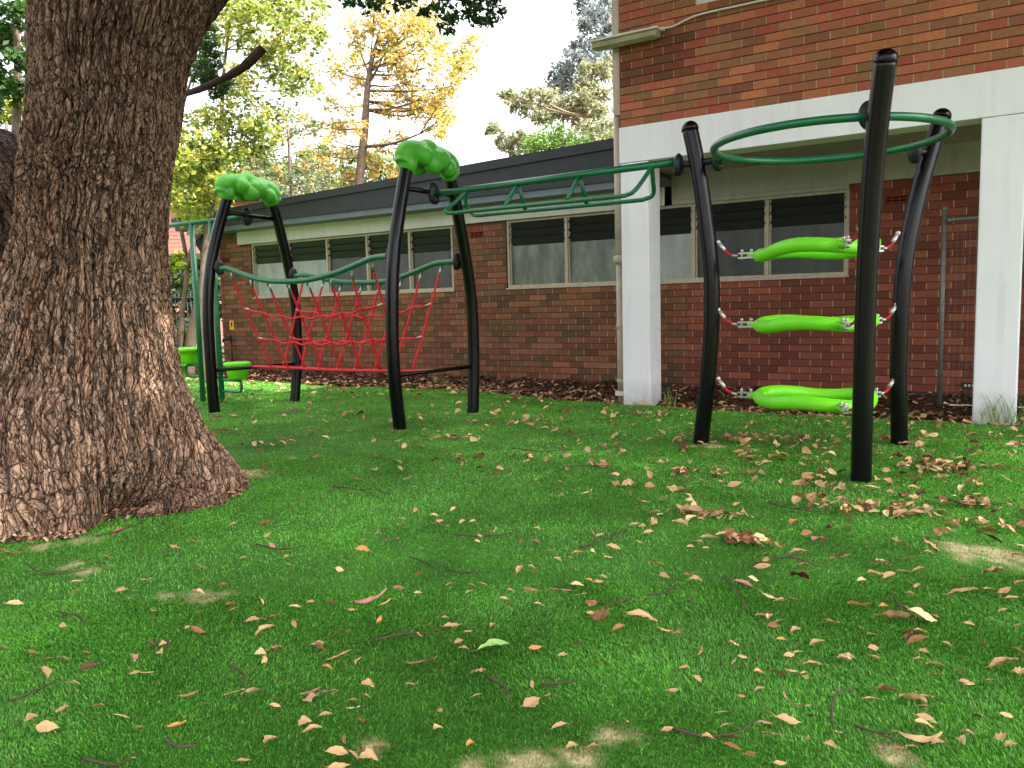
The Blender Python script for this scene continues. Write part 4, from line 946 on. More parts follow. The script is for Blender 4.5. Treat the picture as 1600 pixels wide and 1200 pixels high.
MB().tube([A0+[0, 0, 1.45], A1+[0, 0, 1.45]], .022, 6).tube([A0+[0, 0, .25], A1+[0, 0, .25]], .022, 6).build('fence_rail', M['dark'], fn)
# raised stair rail platform further behind
hs_ = pD(292, 470, 26)*np.array([1, 1, 0])
house = empty('brick_house', tuple(hs_), 'distant salmon pink brick house glimpsed between trunk and first arch', 'building')
u = np.array([RI[0], RI[1], 0]); u /= np.linalg.norm(u); w = np.array([-u[1], u[0], 0]); q = Matrix(((u[0], w[0], 0), (u[1], w[1], 0), (0, 0, 1))).to_4x4(); T4 = Matrix.Translation(Vector(hs_)) @ q
pink = mat('pink_brick', srgb(206, 150, 132), .9, .2, noise=.12, nscale=8); 
pw = MB(); k = 0
for z in np.arange(0, 4.6, .12): pw.box((-4, 0, z), (3.2, .3, z+.105), M3=T4)
pw.box((-3.99, .02, 0), (3.19, .28, 4.6), M3=T4); pw.build('wall', pink, house)
MB().box((-4.4, -.5, 4.62), (3.6, 4, 4.75), M3=T4).build('roof', M['roof'], house)
MB().box((-.5, -.06, 1.6), (.6, -.005, 3.0), M3=T4).build('window', M['dark'], house)
# hedge masses that close the horizon behind the trees
def hedge(x, y, D, wpx, hpx, n, pal, size, seed, lb):
    g = np.random.default_rng(seed); b = pD(x, y, D); b0 = np.array([b[0], b[1], 0]); rt_ = empty('hedge', tuple(b0), lb, 'hedge')
    cl = []; k = max(4, int(wpx/26))
    for i in range(k):
        xx = x+(i/(k-1)-.5)*wpx
        for yy in np.arange(y-hpx, y+60, 30):
            c_ = pD(xx+g.normal(0, 6), yy+g.normal(0, 6), D+g.normal(0, .5)); 
            if c_[2] > -.2: cl.append((c_, 24*D/FPX, 20*D/FPX, n))
    V, F, c = leafcloud(cl, pal, size, g, .55); npmesh('foliage', V, F, M['leaf'], parent=rt_, colors=c)
    m = MB()
    for i in range(k):
        p = pD(x+(i/(k-1)-.5)*wpx, y, D); m.tube([(p[0], p[1], 0), (p[0], p[1], max(.4, p[2]))], .05, 6)
    m.build('stems', M['limb'], rt_)
hedge(300, 470, 21, 180, 60, 230, [(46, 64, 30), (64, 84, 36), (40, 52, 28), (90, 110, 44)], .16, 91, 'dark green hedge behind the picket fence')
hedge(470, 300, 27, 380, 45, 200, [(64, 84, 44), (86, 104, 50), (104, 118, 60), (120, 128, 62)], .2, 92, 'mixed green hedge line above the low roof behind the left arch')

# ============================================================ FALLEN LEAVES AND TWIGS
def leafmesh(kind, seed):
    g = random.Random(seed); nl, nw = 9, 5
    L, Wd = {'ovate': (1., .46), 'broad': (1., .62), 'long': (1., .19), 'curl': (1., .44), 'crumple': (1., .62)}[kind]
    fold = g.uniform(.15, .85); bend = g.uniform(-.3, .3)*(2.2 if kind == 'curl' else 1); tw = g.uniform(-.6, .6); sb = g.uniform(-.15, .25)*(2.2 if kind == 'long' else 1)
    V = []; F = []
    for i in range(nl):
        t = i/(nl-1); wd = Wd*(math.sin(math.pi*min(1, t*1.02+.0))**.8)*(1-.25*t)/1.0+.004
        for j in range(nw):
            s_ = j/(nw-1)*2-1
            wav = g.uniform(-.045, .045)*(2.6 if kind == 'crumple' else 1)
            y = s_*wd/2+sb*math.sin(math.pi*t); z = abs(s_)*wd*fold*.5 + bend*(.5-(t-.5)**2*2)*.35*(-1 if bend < 0 else 1)*(1 if bend > 0 else -1) + wav
            z += tw*s_*wd*.5*(t-.5)
            V.append(((t-.5)*L+g.uniform(-.02, .02), y+g.uniform(-.05, .05)*Wd*(2.2 if kind == 'crumple' else 1.1)*(1 if 0 < i < nl-1 else .2), z))
    for i in range(nl-1):
        for j in range(nw-1): a = i*nw+j; F.append((a, a+nw, a+nw+1, a+1))
    # stalk
    o = len(V); V += [(-.5, -.008, .02), (-.5, .008, .02), (-.66, .012, .05), (-.66, 0, .05)]; F.append((o, o+1, o+2, o+3))
    zs = sorted(v[2] for v in V); zm = zs[len(zs)//8]
    me = bpy.data.meshes.new('leaf_'+kind); me.from_pydata([(x, y, z-zm) for x, y, z in V], [], F); me.validate()
    me.polygons.foreach_set('use_smooth', [True]*len(me.polygons)); return me
LM = {}
for kd, n in (('ovate', 4), ('broad', 3), ('long', 3), ('curl', 3), ('crumple', 3)):
    LM[kd] = []
    for s_ in range(n): LM[kd].append(leafmesh(kd, s_*7+len(kd)))
_cache = {}
def lm(kd, s_, mt):
    k = (kd, s_, mt)
    if k not in _cache:
        me = LM[kd][s_].copy(); me.materials.append(ML[mt]); _cache[k] = me
    return _cache[k]
KL = {'tan': 'tan', 'pale': 'pale straw', 'brown': 'mid brown', 'dark': 'dark brown', 'pink': 'pinkish', 'red': 'bright red', 'orange': 'orange', 'green': 'pale green'}
SH = {'ovate': 'oval dry leaf', 'broad': 'broad dry leaf', 'long': 'long narrow dry leaf', 'curl': 'curled dry leaf', 'crumple': 'crumpled dry leaf'}
lrng = random.Random(21)
nleaf = 0; LEAVES = []
def leaf(x, y, Lm, kd, mt, rot=None, label=None):
    global nleaf
    nleaf += 1
    o = bpy.data.objects.new('fallen_leaf', lm(kd, lrng.randrange(len(LM[kd])), mt)); COL.objects.link(o)
    o.location = (x, y, float(gz(np.array(x), np.array(y)))+.016+.12*Lm+lrng.uniform(0, .005))
    o.rotation_euler = (lrng.uniform(-.65, .65), lrng.uniform(-.45, .45), rot if rot is not None else lrng.uniform(0, 6.28)); s_ = Lm
    o.scale = (s_, s_*lrng.uniform(.8, 1.2), s_*lrng.uniform(.7, 1.3))
    if label: tag(o, label, 'leaf')
    else: tag(o, f'{KL[mt]} {SH[kd]}', 'leaf', 'dry leaves scattered on the turf'); LEAVES.append(o)
    return o
def lp(x, y, wpx, kd, mt, ang=0., label=None):
    """leaf read off the photograph: pixel, length in pixels, direction in the picture"""
    p = gnd(x, y, .02); d = gnd(x+math.cos(ang)*wpx/2, y+math.sin(ang)*wpx/2*.5, .02)-p; Lm = 2*np.linalg.norm(d)
    return leaf(p[0], p[1], min(max(Lm, .035), .16), kd, mt, math.atan2(d[1], d[0]), label)
R3 = lambda x, y: (x/3., 800+y/3.)
R4 = lambda x, y: (500+x/2.909, 800+y/2.909)
R5 = lambda x, y: (1050+x/2.4, 700+y/2.4)
lp(770, 1022, 54, 'broad', 'green', 0, 'pale green leaf lying flat in the middle of the turf').scale.z *= .4
lp(417, 818, 22, 'ovate', 'red', -.3, 'bright red leaf on the turf right of the tree roots')
lp(195, 903, 30, 'broad', 'red', -.5, 'dull red leaf beside the pale sand by the roots') if False else None
lp(*R3(560, 90), 26, 'ovate', 'pink', -.5, 'rose pink leaf beside a thin twig near the tree foot')
L3 = [(150, 985, 34, 'ovate', 'tan', -.9), (225, 1020, 34, 'broad', 'tan', 0), (205, 770, 20, 'broad', 'tan', 1), (335, 818, 26, 'ovate', 'pale', -.2), (295, 700, 22, 'ovate', 'pale', -.3), (225, 700, 18, 'curl', 'tan', -.4), (420, 748, 34, 'ovate', 'dark', -.4), (635, 765, 20, 'broad', 'tan', 0), (690, 768, 24, 'long', 'pale', 0), (620, 700, 14, 'broad', 'pink', 1.2), (755, 670, 16, 'broad', 'tan', 1.3), (763, 632, 10, 'broad', 'tan', 0),
      (930, 565, 24, 'curl', 'brown', 0), (885, 858, 36, 'long', 'brown', -.5), (1175, 850, 42, 'ovate', 'pale', -.8), (1100, 848, 32, 'long', 'pale', -.2), (1245, 575, 36, 'ovate', 'tan', -.4), (1220, 670, 18, 'broad', 'pale', 0), (1285, 655, 24, 'crumple', 'tan', 0), (1185, 518, 22, 'ovate', 'tan', 0), (1225, 507, 16, 'ovate', 'pale', 0), (1285, 495, 16, 'curl', 'brown', 0),
      (1100, 460, 14, 'ovate', 'pale', 0), (1080, 440, 14, 'broad', 'orange', .4), (930, 478, 12, 'ovate', 'tan', 0), (925, 400, 24, 'ovate', 'pale', .1), (1050, 350, 16, 'broad', 'orange', -.4), (1385, 455, 20, 'ovate', 'pale', -.2), (1457, 430, 14, 'ovate', 'tan', 0), (815, 168, 20, 'crumple', 'tan', -.4), (905, 143, 18, 'crumple', 'tan', 0), (1255, 108, 14, 'crumple', 'tan', 0), (360, 325, 20, 'long', 'pale', -.4), (350, 372, 12, 'ovate', 'tan', 0), (70, 435, 28, 'ovate', 'pale', -.2), (15, 635, 16, 'ovate', 'tan', 0), (45, 180, 36, 'long', 'brown', -.2), (570, 375, 20, 'ovate', 'tan', -.2), (925, 262, 20, 'ovate', 'tan', 0), (500, 202, 16, 'ovate', 'tan', 0), (462, 922, 16, 'broad', 'orange', 0), (570, 970, 28, 'curl', 'pale', -.2), (830, 1005, 30, 'curl', 'orange', -.1), (655, 1015, 16, 'ovate', 'brown', 0), (295, 935, 20, 'crumple', 'tan', 0), (1290, 908, 18, 'curl', 'tan', 0), (1270, 1070, 28, 'broad', 'tan', -.7), (1140, 1157, 26, 'ovate', 'tan', 0), (1430, 990, 24, 'broad', 'tan', -.4), (1465, 1020, 30, 'ovate', 'tan', -.1), (1450, 860, 28, 'long', 'tan', -.1), (1465, 843, 30, 'long', 'pink', .1), (1280, 168, 14, 'curl', 'pink', .9), (1090, 62, 16, 'ovate', 'tan', 0), (1140, 218, 14, 'ovate', 'tan', 0), (1360, 252, 16, 'curl', 'tan', 0), (685, 323, 18, 'long', 'pale', 0), (720, 515, 14, 'curl', 'brown', 0), (630, 1150, 16, 'long', 'pale', 1.2), (75, 1195, 20, 'ovate', 'dark', -.2), (300, 540, 12, 'curl', 'tan', .9), (400, 668, 10, 'curl', 'brown', 0), (155, 662, 14, 'curl', 'brown', 0)]
for x, y, w_, kd, mt, a in L3: lp(*R3(x, y), w_*1.05, kd, mt, a)
L4 = [(195, 175, 22, 'ovate', 'orange', .1), (325, 133, 26, 'long', 'pink', -.4), (90, 262, 14, 'broad', 'pale', 0), (450, 300, 16, 'crumple', 'brown', 1), (370, 50, 14, 'ovate', 'tan', 0), (565, 70, 18, 'long', 'tan', .6), (695, 48, 12, 'ovate', 'pale', 0), (520, 17, 12, 'ovate', 'pale', 0), (728, 118, 12, 'broad', 'tan', 0), (755, 92, 14, 'ovate', 'tan', 0), (230, 395, 56, 'long', 'pink', -.12), (360, 355, 22, 'curl', 'brown', 0), (445, 376, 12, 'broad', 'pale', 0), (300, 415, 24, 'long', 'tan', -.3), (268, 492, 14, 'ovate', 'orange', -1), (600, 530, 30, 'ovate', 'tan', -.2), (490, 525, 28, 'long', 'brown', .3), (785, 530, 14, 'ovate', 'orange', -1), (675, 558, 16, 'ovate', 'tan', -.2), (632, 600, 12, 'broad', 'tan', 0), (655, 635, 16, 'ovate', 'tan', .3), (797, 618, 14, 'broad', 'tan', -1), (980, 635, 24, 'ovate', 'orange', .2), (912, 645, 12, 'curl', 'brown', 0), (85, 660, 44, 'long', 'tan', -.1), (178, 680, 16, 'broad', 'tan', -.8), (30, 712, 20, 'ovate', 'orange', 0), (215, 795, 24, 'ovate', 'tan', 0), (410, 785, 16, 'curl', 'tan', -.6), (512, 678, 14, 'curl', 'dark', 1), (720, 745, 26, 'crumple', 'tan', 0), (710, 850, 14, 'ovate', 'pale', 0), (30, 822, 30, 'long', 'pink', 0), (155, 860, 22, 'broad', 'tan', -.4), (150, 888, 24, 'long', 'pale', -.3), (25, 920, 22, 'ovate', 'tan', -.2), (185, 950, 24, 'crumple', 'brown', 1.2), (552, 908, 14, 'ovate', 'tan', 1.2), (540, 990, 22, 'broad', 'tan', -.8), (680, 1058, 18, 'ovate', 'orange', -1.1), (115, 1030, 20, 'curl', 'brown', 1.5), (80, 1095, 38, 'ovate', 'tan', -.2), (150, 1105, 22, 'ovate', 'tan', .6), (220, 1130, 34, 'ovate', 'tan', -.2), (85, 1155, 36, 'ovate', 'tan', -.1), (265, 1065, 26, 'crumple', 'tan', -.9), (195, 1090, 20, 'ovate', 'orange', 0), (960, 885, 32, 'broad', 'tan', -.5), (1030, 850, 20, 'long', 'tan', -.9), (966, 803, 16, 'ovate', 'tan', 1.4), (1090, 995, 28, 'ovate', 'tan', -.1), (1165, 985, 18, 'curl', 'dark', .3), (1383, 962, 14, 'ovate', 'tan', 1.2), (1145, 1090, 14, 'broad', 'tan', 0), (1240, 1087, 12, 'broad', 'tan', 0), (1580, 1005, 16, 'broad', 'tan', 0), (1585, 840, 16, 'broad', 'tan', 0), (1465, 512, 48, 'ovate', 'tan', 0), (1280, 495, 34, 'crumple', 'brown', .15), (1240, 487, 22, 'ovate', 'tan', .1), (1360, 555, 24, 'ovate', 'orange', .1), (1400, 628, 16, 'curl', 'tan', -.9), (1263, 655, 14, 'broad', 'tan', 0), (1268, 705, 14, 'ovate', 'orange', 0), (1105, 675, 18, 'ovate', 'tan', 0), (1175, 620, 18, 'ovate', 'dark', .1), (1570, 553, 24, 'long', 'tan', .2), (1170, 356, 20, 'ovate', 'pale', 0), (1225, 335, 14, 'broad', 'orange', 0), (1268, 336, 18, 'ovate', 'tan', .2), (1290, 312, 8, 'broad', 'tan', 0), (1525, 252, 28, 'long', 'orange', .4), (1568, 305, 20, 'curl', 'tan', .8), (1090, 388, 44, 'long', 'pink', .05), (1185, 400, 22, 'long', 'pale', .2), (995, 442, 16, 'ovate', 'pale', -.2), (935, 374, 12, 'ovate', 'tan', 1), (863, 436, 12, 'broad', 'tan', 0), (838, 412, 12, 'broad', 'tan', 0), (865, 380, 9, 'broad', 'tan', 0), (1055, 198, 16, 'ovate', 'tan', 0), (1172, 208, 20, 'ovate', 'orange', 0), (1080, 240, 14, 'broad', 'tan', .2), (1135, 228, 12, 'ovate', 'tan', 0), (962, 268, 10, 'ovate', 'tan', 0), (910, 280, 16, 'ovate', 'tan', -.9), (1335, 180, 22, 'curl', 'tan', .1), (1310, 226, 16, 'long', 'tan', -.4), (975, 155, 16, 'crumple', 'tan', 0), (695, 348, 14, 'ovate', 'tan', 0), (740, 347, 16, 'ovate', 'tan', .2), (680, 378, 12, 'ovate', 'pale', 0), (1495, 103, 18, 'ovate', 'tan', 0), (1272, 117, 16, 'ovate', 'pale', 0), (990, 90, 12, 'ovate', 'tan', 0), (1450, 150, 12, 'curl', 'tan', 0), (95, 558, 34, 'long', 'brown', 0), (440, 695, 40, 'long', 'brown', .5), (50, 410, 16, 'curl', 'dark', 0), (145, 450, 12, 'ovate', 'tan', 0)]
for x, y, w_, kd, mt, a in L4: lp(*R4(x, y), w_, kd, mt, a)
L5 = [(45, 840, 26, 'ovate', 'tan', .5), (95, 878, 20, 'ovate', 'tan', .8), (5, 925, 16, 'broad', 'tan', 0), (330, 912, 22, 'ovate', 'tan', 0), (327, 848, 16, 'broad', 'tan', 0), (530, 822, 40, 'ovate', 'tan', .15), (500, 865, 20, 'ovate', 'tan', 1), (460, 840, 36, 'long', 'tan', .1), (400, 852, 30, 'crumple', 'brown', .1), (580, 855, 20, 'ovate', 'tan', 0), (640, 790, 20, 'broad', 'tan', 0), (765, 778, 24, 'ovate', 'orange', .6), (755, 745, 20, 'broad', 'tan', 0), (750, 700, 18, 'ovate', 'pale', 0), (545, 732, 26, 'ovate', 'tan', -.3), (465, 688, 20, 'ovate', 'pale', 0), (380, 670, 22, 'broad', 'brown', .4), (340, 632, 26, 'ovate', 'pale', 0), (400, 655, 24, 'ovate', 'pale', .3), (370, 635, 16, 'broad', 'pale', -1), (230, 745, 20, 'crumple', 'tan', .4), (265, 792, 12, 'ovate', 'tan', 0), (20, 708, 20, 'crumple', 'tan', 0), (440, 780, 14, 'ovate', 'tan', 0), (470, 768, 10, 'ovate', 'tan', 0), (410, 722, 18, 'ovate', 'orange', 0), (600, 652, 28, 'curl', 'brown', 0), (690, 590, 30, 'ovate', 'orange', 0), (728, 590, 22, 'broad', 'brown', .5), (840, 643, 70, 'ovate', 'tan', .06), (940, 637, 54, 'ovate', 'pale', 0), (985, 632, 20, 'crumple', 'brown', .4), (935, 690, 26, 'ovate', 'tan', 0), (920, 722, 38, 'ovate', 'brown', .1), (895, 700, 26, 'crumple', 'dark', .2), (945, 762, 20, 'broad', 'tan', .5), (925, 787, 18, 'ovate', 'pale', 0), (985, 812, 32, 'ovate', 'tan', .1), (985, 848, 20, 'crumple', 'brown', .2), (810, 908, 34, 'broad', 'brown', -.2), (755, 943, 38, 'ovate', 'tan', 0), (905, 942, 50, 'ovate', 'tan', -.2), (960, 932, 34, 'ovate', 'tan', 0), (945, 965, 30, 'ovate', 'brown', .3), (955, 1010, 40, 'ovate', 'tan', .3), (945, 1033, 34, 'ovate', 'tan', .1), (930, 1070, 76, 'long', 'tan', .08), (895, 1115, 26, 'ovate', 'tan', .5), (1085, 1090, 34, 'broad', 'pale', 1.2), (1110, 1065, 30, 'broad', 'tan', .5), (595, 1118, 26, 'broad', 'tan', .3), (510, 1095, 14, 'ovate', 'tan', 1.4), (435, 1027, 46, 'ovate', 'tan', -.02), (345, 1040, 30, 'long', 'pink', -.3), (375, 1085, 40, 'long', 'pink', .5), (430, 935, 34, 'long', 'pink', 1.3), (480, 968, 36, 'long', 'pink', .2), (225, 1130, 40, 'broad', 'brown', .5), (295, 1150, 22, 'ovate', 'brown', .5), (405, 1188, 22, 'ovate', 'tan', 0), (135, 1100, 20, 'ovate', 'tan', .1), (185, 1000, 26, 'long', 'tan', .4), (205, 1050, 18, 'ovate', 'tan', 0), (525, 1010, 24, 'ovate', 'dark', 0), (850, 1125, 18, 'broad', 'brown', 0), (1230, 1068, 24, 'crumple', 'tan', 0), (1275, 1108, 12, 'broad', 'tan', 0), (1000, 1100, 14, 'ovate', 'tan', 0), (1105, 880, 28, 'crumple', 'tan', 0), (1200, 866, 14, 'broad', 'tan', 0), (1245, 817, 52, 'ovate', 'tan', .05), (1300, 757, 20, 'broad', 'tan', .3), (1300, 832, 22, 'crumple', 'tan', 0), (1080, 838, 20, 'curl', 'brown', 0), (1145, 997, 18, 'ovate', 'dark', 0), (1255, 993, 26, 'curl', 'tan', 0), (1115, 662, 18, 'ovate', 'tan', .4), (1300, 665, 20, 'ovate', 'tan', 0), (1240, 612, 16, 'curl', 'tan', 0), (1275, 568, 26, 'ovate', 'tan', 0), (1245, 537, 26, 'ovate', 'tan', 0), (1190, 535, 20, 'ovate', 'tan', 0), (1205, 475, 34, 'crumple', 'tan', 0), (1305, 510, 20, 'broad', 'tan', 0), (1095, 495, 18, 'ovate', 'tan', 0), (1090, 555, 60, 'long', 'tan', .3), (985, 565, 14, 'curl', 'brown', 0), (860, 597, 14, 'curl', 'dark', 0), (795, 596, 14, 'broad', 'orange', 0), (580, 427, 20, 'ovate', 'brown', 0), (635, 407, 18, 'ovate', 'dark', 0), (555, 352, 24, 'ovate', 'pink', -.4), (765, 480, 30, 'crumple', 'tan', 0), (790, 440, 28, 'crumple', 'pale', 0), (713, 505, 18, 'broad', 'pale', 0), (870, 468, 24, 'ovate', 'pale', 0), (925, 465, 24, 'ovate', 'tan', 0), (900, 423, 38, 'long', 'tan', .2), (965, 405, 20, 'ovate', 'tan', 0), (830, 362, 20, 'ovate', 'pale', .8), (870, 372, 26, 'ovate', 'tan', 0), (480, 490, 34, 'crumple', 'dark', 0), (500, 470, 20, 'ovate', 'tan', 0), (490, 445, 24, 'crumple', 'tan', 0), (340, 448, 30, 'curl', 'tan', 0), (305, 497, 20, 'broad', 'pale', 0), (270, 522, 40, 'ovate', 'pink', .2), (90, 512, 26, 'ovate', 'tan', 0), (375, 560, 40, 'long', 'pale', .2), (455, 565, 16, 'ovate', 'tan', 0), (405, 578, 22, 'ovate', 'pale', 0), (70, 580, 18, 'ovate', 'tan', 0), (55, 480, 12, 'ovate', 'brown', 0), (290, 350, 34, 'crumple', 'brown', 0), (345, 318, 20, 'broad', 'tan', .3), (410, 370, 16, 'ovate', 'orange', .5), (475, 405, 34, 'ovate', 'tan', 0), (70, 377, 14, 'broad', 'tan', 0), (128, 382, 14, 'ovate', 'tan', 0)]
for x, y, w_, kd, mt, a in L5: lp(*R5(x, y), w_*.92, kd, mt, a)
# smaller individual leaves up to the cap, then the rest as litter
pts = []
while nleaf < 298:
    x = lrng.uniform(820, 1600) if lrng.random() < .72 else lrng.uniform(380, 900); y = lrng.uniform(700, 860)
    p = gnd(x, y, .02)
    if any(np.hypot(p[0]-c[0], p[1]-c[1]) < .14 for c in (Cc+dE*.92, Cc+dF*.87, Cc+dG*.82)): continue
    leaf(p[0], p[1], lrng.uniform(.05, .085), lrng.choice(['ovate', 'ovate', 'broad', 'curl', 'crumple', 'long']), lrng.choices(['tan', 'pale', 'brown', 'dark', 'orange', 'pink'], [5, 4, 2, 1, 1, 1])[0])
def project(P):
    v = np.array(P)-CAM; z = v@FW; return 800+FPX*(v@RI)/z, 600-FPX*(v@UP)/z
ORD = ['', 'second', 'third', 'fourth', 'fifth', 'sixth', 'seventh', 'eighth', 'ninth', 'tenth', 'eleventh', 'twelfth', 'thirteenth', 'fourteenth', 'fifteenth', 'sixteenth', 'seventeenth', 'eighteenth', 'nineteenth', 'twentieth']
def place_labels(obs, most=12):
    cells_ = {}
    for o in obs:
        x, y = project(o.location)
        zx = ['at the left edge', 'left of centre', 'in the middle', 'right of centre', 'at the right edge'][int(min(4, max(0, x//320)))]
        zy = ('by the post feet' if y < 745 else 'in the middle distance' if y < 850 else 'in the foreground' if y < 1010 else 'near the bottom edge')
        cells_.setdefault((o['label'], zy, zx), []).append((x, o))
    for (lb, zy, zx), L in cells_.items():
        L.sort(key=lambda q: q[0]); n = len(L)
        for i, (x, o) in enumerate(L):
            pre = '' if n == 1 else ('leftmost ' if i == 0 else 'rightmost ' if i == n-1 else ORD[min(i, 19)]+' from left ')
            o['label'] = f'{pre}{lb} {zy} {zx}'
place_labels(LEAVES) if False else None
def litter(name, n, sampler, label, zf, seed):
    g = random.Random(seed); Vs = []; Fs = []; Cs = []; o = 0
    pal = [srgb(*q)[:3] for q in ((194, 154, 112), (206, 172, 130), (164, 118, 80), (112, 76, 54), (200, 160, 118), (182, 138, 98), (176, 140, 108))]
    for k in range(n):
        x, y = sampler(g); me = g.choice(LM[g.choice(['ovate', 'broad', 'curl', 'crumple', 'long'])]); L = g.uniform(.035, .098)*(.62 if y < 3.6 else 1)
        v = np.empty(len(me.vertices)*3); me.vertices.foreach_get('co', v); v = v.reshape(-1, 3)*L
        R_ = np.array(Matrix.Rotation(g.uniform(0, 6.3), 3, 'Z') @ Matrix.Rotation(g.uniform(-.8, .8), 3, 'X') @ Matrix.Rotation(g.uniform(-.6, .6), 3, 'Y'))
        v = v@R_.T+np.array([x, y, zf(x, y)+.018+g.uniform(0, .016)]); Vs.append(v)
        f = np.array([list(p.vertices) for p in me.polygons])+o; Fs.append(f); o += len(v)
        Cs.append(np.tile(np.array(g.choice(pal))*g.uniform(.7, 1.15), (len(v), 1)))
    return tag(npmesh(name, np.concatenate(Vs), np.concatenate(Fs), M['chip'], colors=np.concatenate(Cs), smooth=True), label, 'leaf litter', kind='stuff')
HEAP = [(*gnd(px_, py_)[:2], hr) for px_, py_, hr in ((1230, 718, .16), (1160, 690, .14), (1270, 760, .12), (1430, 722, .22), (1520, 735, .16), (1520, 790, .2), (1400, 805, .12), (1320, 800, .12), (1090, 808, .12), (1075, 740, .14), (1220, 685, .2), (1350, 690, .2), (1480, 735, .12), (1580, 825, .14), (1170, 850, .08), (820, 665, .2), (1000, 650, .25), (700, 690, .15))]
def smp(g):
    while True:
        x = g.uniform(-12, 2.5); y = g.uniform(1.5, 8.6)
        if y > edgeY(np.array(x))-.02: continue
        if g.random() < .10:
            hx, hy, hr = g.choice(HEAP); x = hx+g.gauss(0, hr); y = hy+g.gauss(0, hr*.45)
            if y < edgeY(np.array(x))-.02: return x, y
            continue
        den = .38+.62*np.clip((x+4)/3.5, 0, 1); den = den*(.35 if y < 4.2 and x < 0 else 1); den *= .35+1.3*float(vnoise(np.array([[x*1.6, y*2.4, 3.]]), 9)[0])**1.5
        if y > edgeY(np.array(x))-.5: den = max(den, .6)
        if g.random() < den and np.hypot(x-TC[0], y-TC[1]) > 1.1: return x, y
litter('leaf_litter', 2100, smp, 'countless small dry leaves scattered over the turf farther back', lambda x, y: float(gz(np.array(x), np.array(y))), 5)
def smp2(g):
    x = g.uniform(-13, 3); e = float(edgeY(np.array(x))); return x, e+.02+abs(g.gauss(0, .35))*min(1., (9.6-e))
litter('bed_litter', 1700, smp2, 'dry brown leaves heaped along the mulch bed under the wall', lambda x, y: float(bedz(np.array(x), np.array(min(y, 9.7)))) , 6)
# leaves in the hollow at the tree foot
for (x, y, w_, mt) in ((190, 801, 26, 'tan'), (172, 797, 18, 'brown'), (212, 797, 16, 'orange'), (240, 780, 18, 'tan'), (300, 775, 16, 'tan'), (320, 772, 14, 'brown'), (258, 805, 18, 'pale'), (225, 812, 26, 'pale'), (45, 838, 24, 'tan'), (160, 790, 14, 'dark')):
    pass
g = np.random.default_rng(77); n = 2600
oq = [(-40, 848), (20, 846), (75, 840), (105, 839), (132, 828), (150, 812), (190, 803), (240, 799), (290, 793), (335, 786), (372, 772), (385, 757), (378, 740)]
og = np.array([gnd(*q)[:2] for q in oq]); tt_ = g.uniform(0, len(og)-1.01, n); i0 = tt_.astype(int); fr_ = (tt_-i0)[:, None]
pq = og[i0]*(1-fr_)+og[i0+1]*fr_; hollow = np.exp(-((tt_-7)/2.6)**2)
outw = (og.mean(0)+np.array([.55, -.75])-np.array([TC[0], TC[1]])); outw = (pq-TC[:2]); outw /= np.linalg.norm(outw, axis=1)[:, None]
pq = pq+outw*(np.abs(g.normal(0, 1, n))*(.018+.045*hollow)-.03-.05*hollow)[:, None]
zq = gz(pq[:, 0], pq[:, 1])+g.uniform(.0, .03, n); th = g.uniform(0, 6.3, n)
a_ = np.stack([np.cos(th), np.sin(th), g.uniform(-.6, .6, n)], -1)*g.uniform(.006, .026, n)[:, None]; b_ = np.stack([-np.sin(th), np.cos(th), g.uniform(-.6, .6, n)], -1)*g.uniform(.003, .012, n)[:, None]
P_ = np.column_stack([pq, zq]); V = np.stack([P_-a_-b_, P_+a_-b_*.6, P_+a_+b_, P_-a_+b_*.7], 1).reshape(-1, 3)
pal = np.array([srgb(*q)[:3] for q in ((92, 66, 52), (140, 108, 84), (64, 46, 36), (196, 160, 124), (168, 120, 92), (214, 188, 152))])
tag(npmesh('bark_debris', V, (np.arange(n)*4)[:, None]+np.arange(4), M['chip'], colors=np.repeat(pal[g.choice(6, n)]*g.uniform(.7, 1.2, n)[:, None], 4, 0)), 'bark flakes and sandy litter gathered round the foot of the big trunk', 'debris', kind='stuff')
# twigs
TW = [((40, 880), (62, 893), (90, 897), (135, 890)), ((575, 745), (590, 765), (612, 773)), ((905, 855), (940, 845), (985, 823)), ((930, 940), (955, 944), (996, 931)), ((845, 1070), (870, 1068), (905, 1063)), ((760, 1055), (790, 1075), (800, 1100)),
      ((1300, 1130), (1303, 1090), (1335, 1073)), ((1335, 1133), (1370, 1145), (1410, 1160)), ((1050, 1138), (1100, 1150), (1150, 1145), (1180, 1125)), ((1130, 900), (1155, 930), (1165, 955)), ((1395, 930), (1412, 950), (1450, 945)), ((360, 1040), (380, 1052), (382, 1085)), ((257, 1155), (280, 1167), (312, 1163)), ((15, 1095), (55, 1080), (92, 1060)), ((95, 957), (120, 962), (135, 972)), ((700, 890), (725, 895), (750, 893)), ((590, 1000), (630, 990), (690, 990)), ((150, 838), (200, 825), (240, 805)), ((1200, 785), (1240, 795), (1290, 800)), ((1060, 790), (1110, 800), (1160, 803)), ((800, 700), (850, 705), (900, 702)), ((880, 730), (925, 728), (960, 735)), ((520, 760), (560, 765), (600, 780)), ((130, 1185), (180, 1195), (215, 1175)), ((710, 835), (760, 838), (810, 830)), ((1180, 880), (1230, 870), (1280, 885)), ((400, 850), (440, 858), (480, 852)), ((1480, 780), (1520, 790), (1580, 785)), ((1010, 930), (1040, 925), (1060, 910)), ((235, 1010), (262, 1000), (258, 1015), (240, 1025)), ((640, 870), (668, 880), (700, 905))]
TD = ['forked', 'short', 'dark', 'bent', 'thin', 'crooked', 'hooked', 'slender', 'curved', 'pale']
TWIGS = []
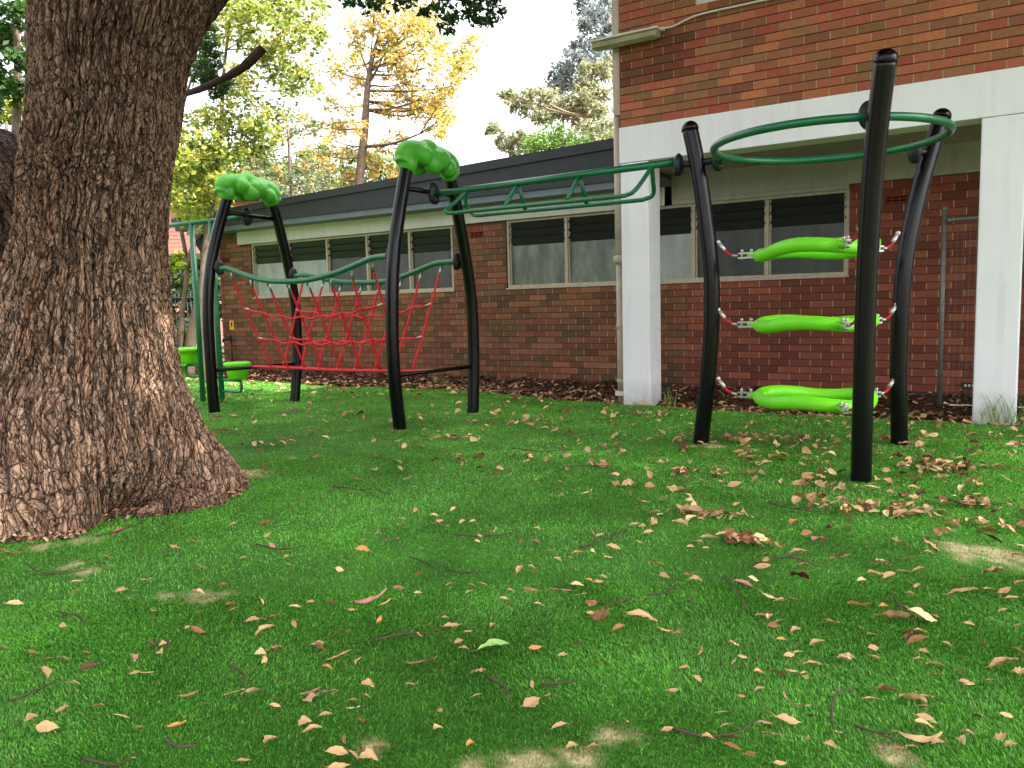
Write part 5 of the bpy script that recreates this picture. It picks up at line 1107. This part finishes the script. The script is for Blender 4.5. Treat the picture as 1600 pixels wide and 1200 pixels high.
for k, t in enumerate(TW):
    P = [gnd(x, y, .022+.006*(i % 2)) for i, (x, y) in enumerate(t)]; C2 = cr(P, 6)
    r = [.0042*(1-.55*i/(len(C2)-1)) for i in range(len(C2))]
    m = MB().tube(C2, r, 6)
    e = C2[len(C2)//2]; m.tube([e, e+(C2[-1]-C2[0])*.22+np.array([.03*math.sin(k), .03*math.cos(k*2), .012])], [.0028, .0012], 5)
    o = m.build('twig', M['twig'], origin=tuple(P[0]))
    TWIGS.append(tag(o, 'thin dark twig', 'twig', 'dry twigs on the turf'))

place_labels(LEAVES); place_labels(TWIGS)

# ============================================================ WEEDS
def weed(x, y, n, h, sd_, lb, Yp=None, pal=((70, 104, 44), (96, 132, 60), (120, 150, 84))):
    g = random.Random(sd_); p = gnd(x, y); o = MB()
    for k in range(n):
        a = g.uniform(0, 6.28); L = h*g.uniform(.45, 1.1); b = p+np.array([g.uniform(-.004, .004)*n, g.uniform(-.02, .02), 0]); d = np.array([math.cos(a), math.sin(a)*.3, 0])
        pts = [b, b+d*L*.12+[0, 0, L*.45], b+d*L*.32+[0, 0, L*.85], b+d*L*.55+[0, 0, L*(.95 if g.random() < .5 else .7)]]
        C2 = cr(pts, 4); wv = np.array([-d[1], d[0], 0])*.0+np.array([.84, .54, 0]); w0 = g.uniform(.0018, .005); c = srgb(*g.choice(pal))[:3]
        for i in range(len(C2)-1):
            w1_, w2_ = w0*(1-i/len(C2)), w0*(1-(i+1)/len(C2))
            o._add([C2[i]-wv*w1_, C2[i]+wv*w1_, C2[i+1]+wv*w2_, C2[i+1]-wv*w2_], [(0, 1, 2, 3)], c)
    return tag(o.build('weed', M['chip'], origin=tuple(p)), lb, 'weed', 'grassy weeds at the wall foot')
M['chip'] .node_tree  # shared attribute-coloured matt material
weed(1563, 660, 26, .30, 1, 'tall green weed growing at the foot of the right white column')
weed(1540, 662, 12, .22, 2, 'small drooping weed at the left corner of the right column')
weed(1596, 664, 16, .24, 3, 'bushy green weed tuft at the right edge of the right column')
weed(1000, 630, 20, .22, 4, 'thin dry grass tuft at the foot of the left white column', pal=((150, 150, 120), (120, 130, 90), (176, 170, 140)))
weed(1046, 632, 16, .25, 5, 'dark grass tuft just right of the left white column')
weed(690, 603, 30, .16, 6, 'low bright green weed patch in the mulch behind the right arch')
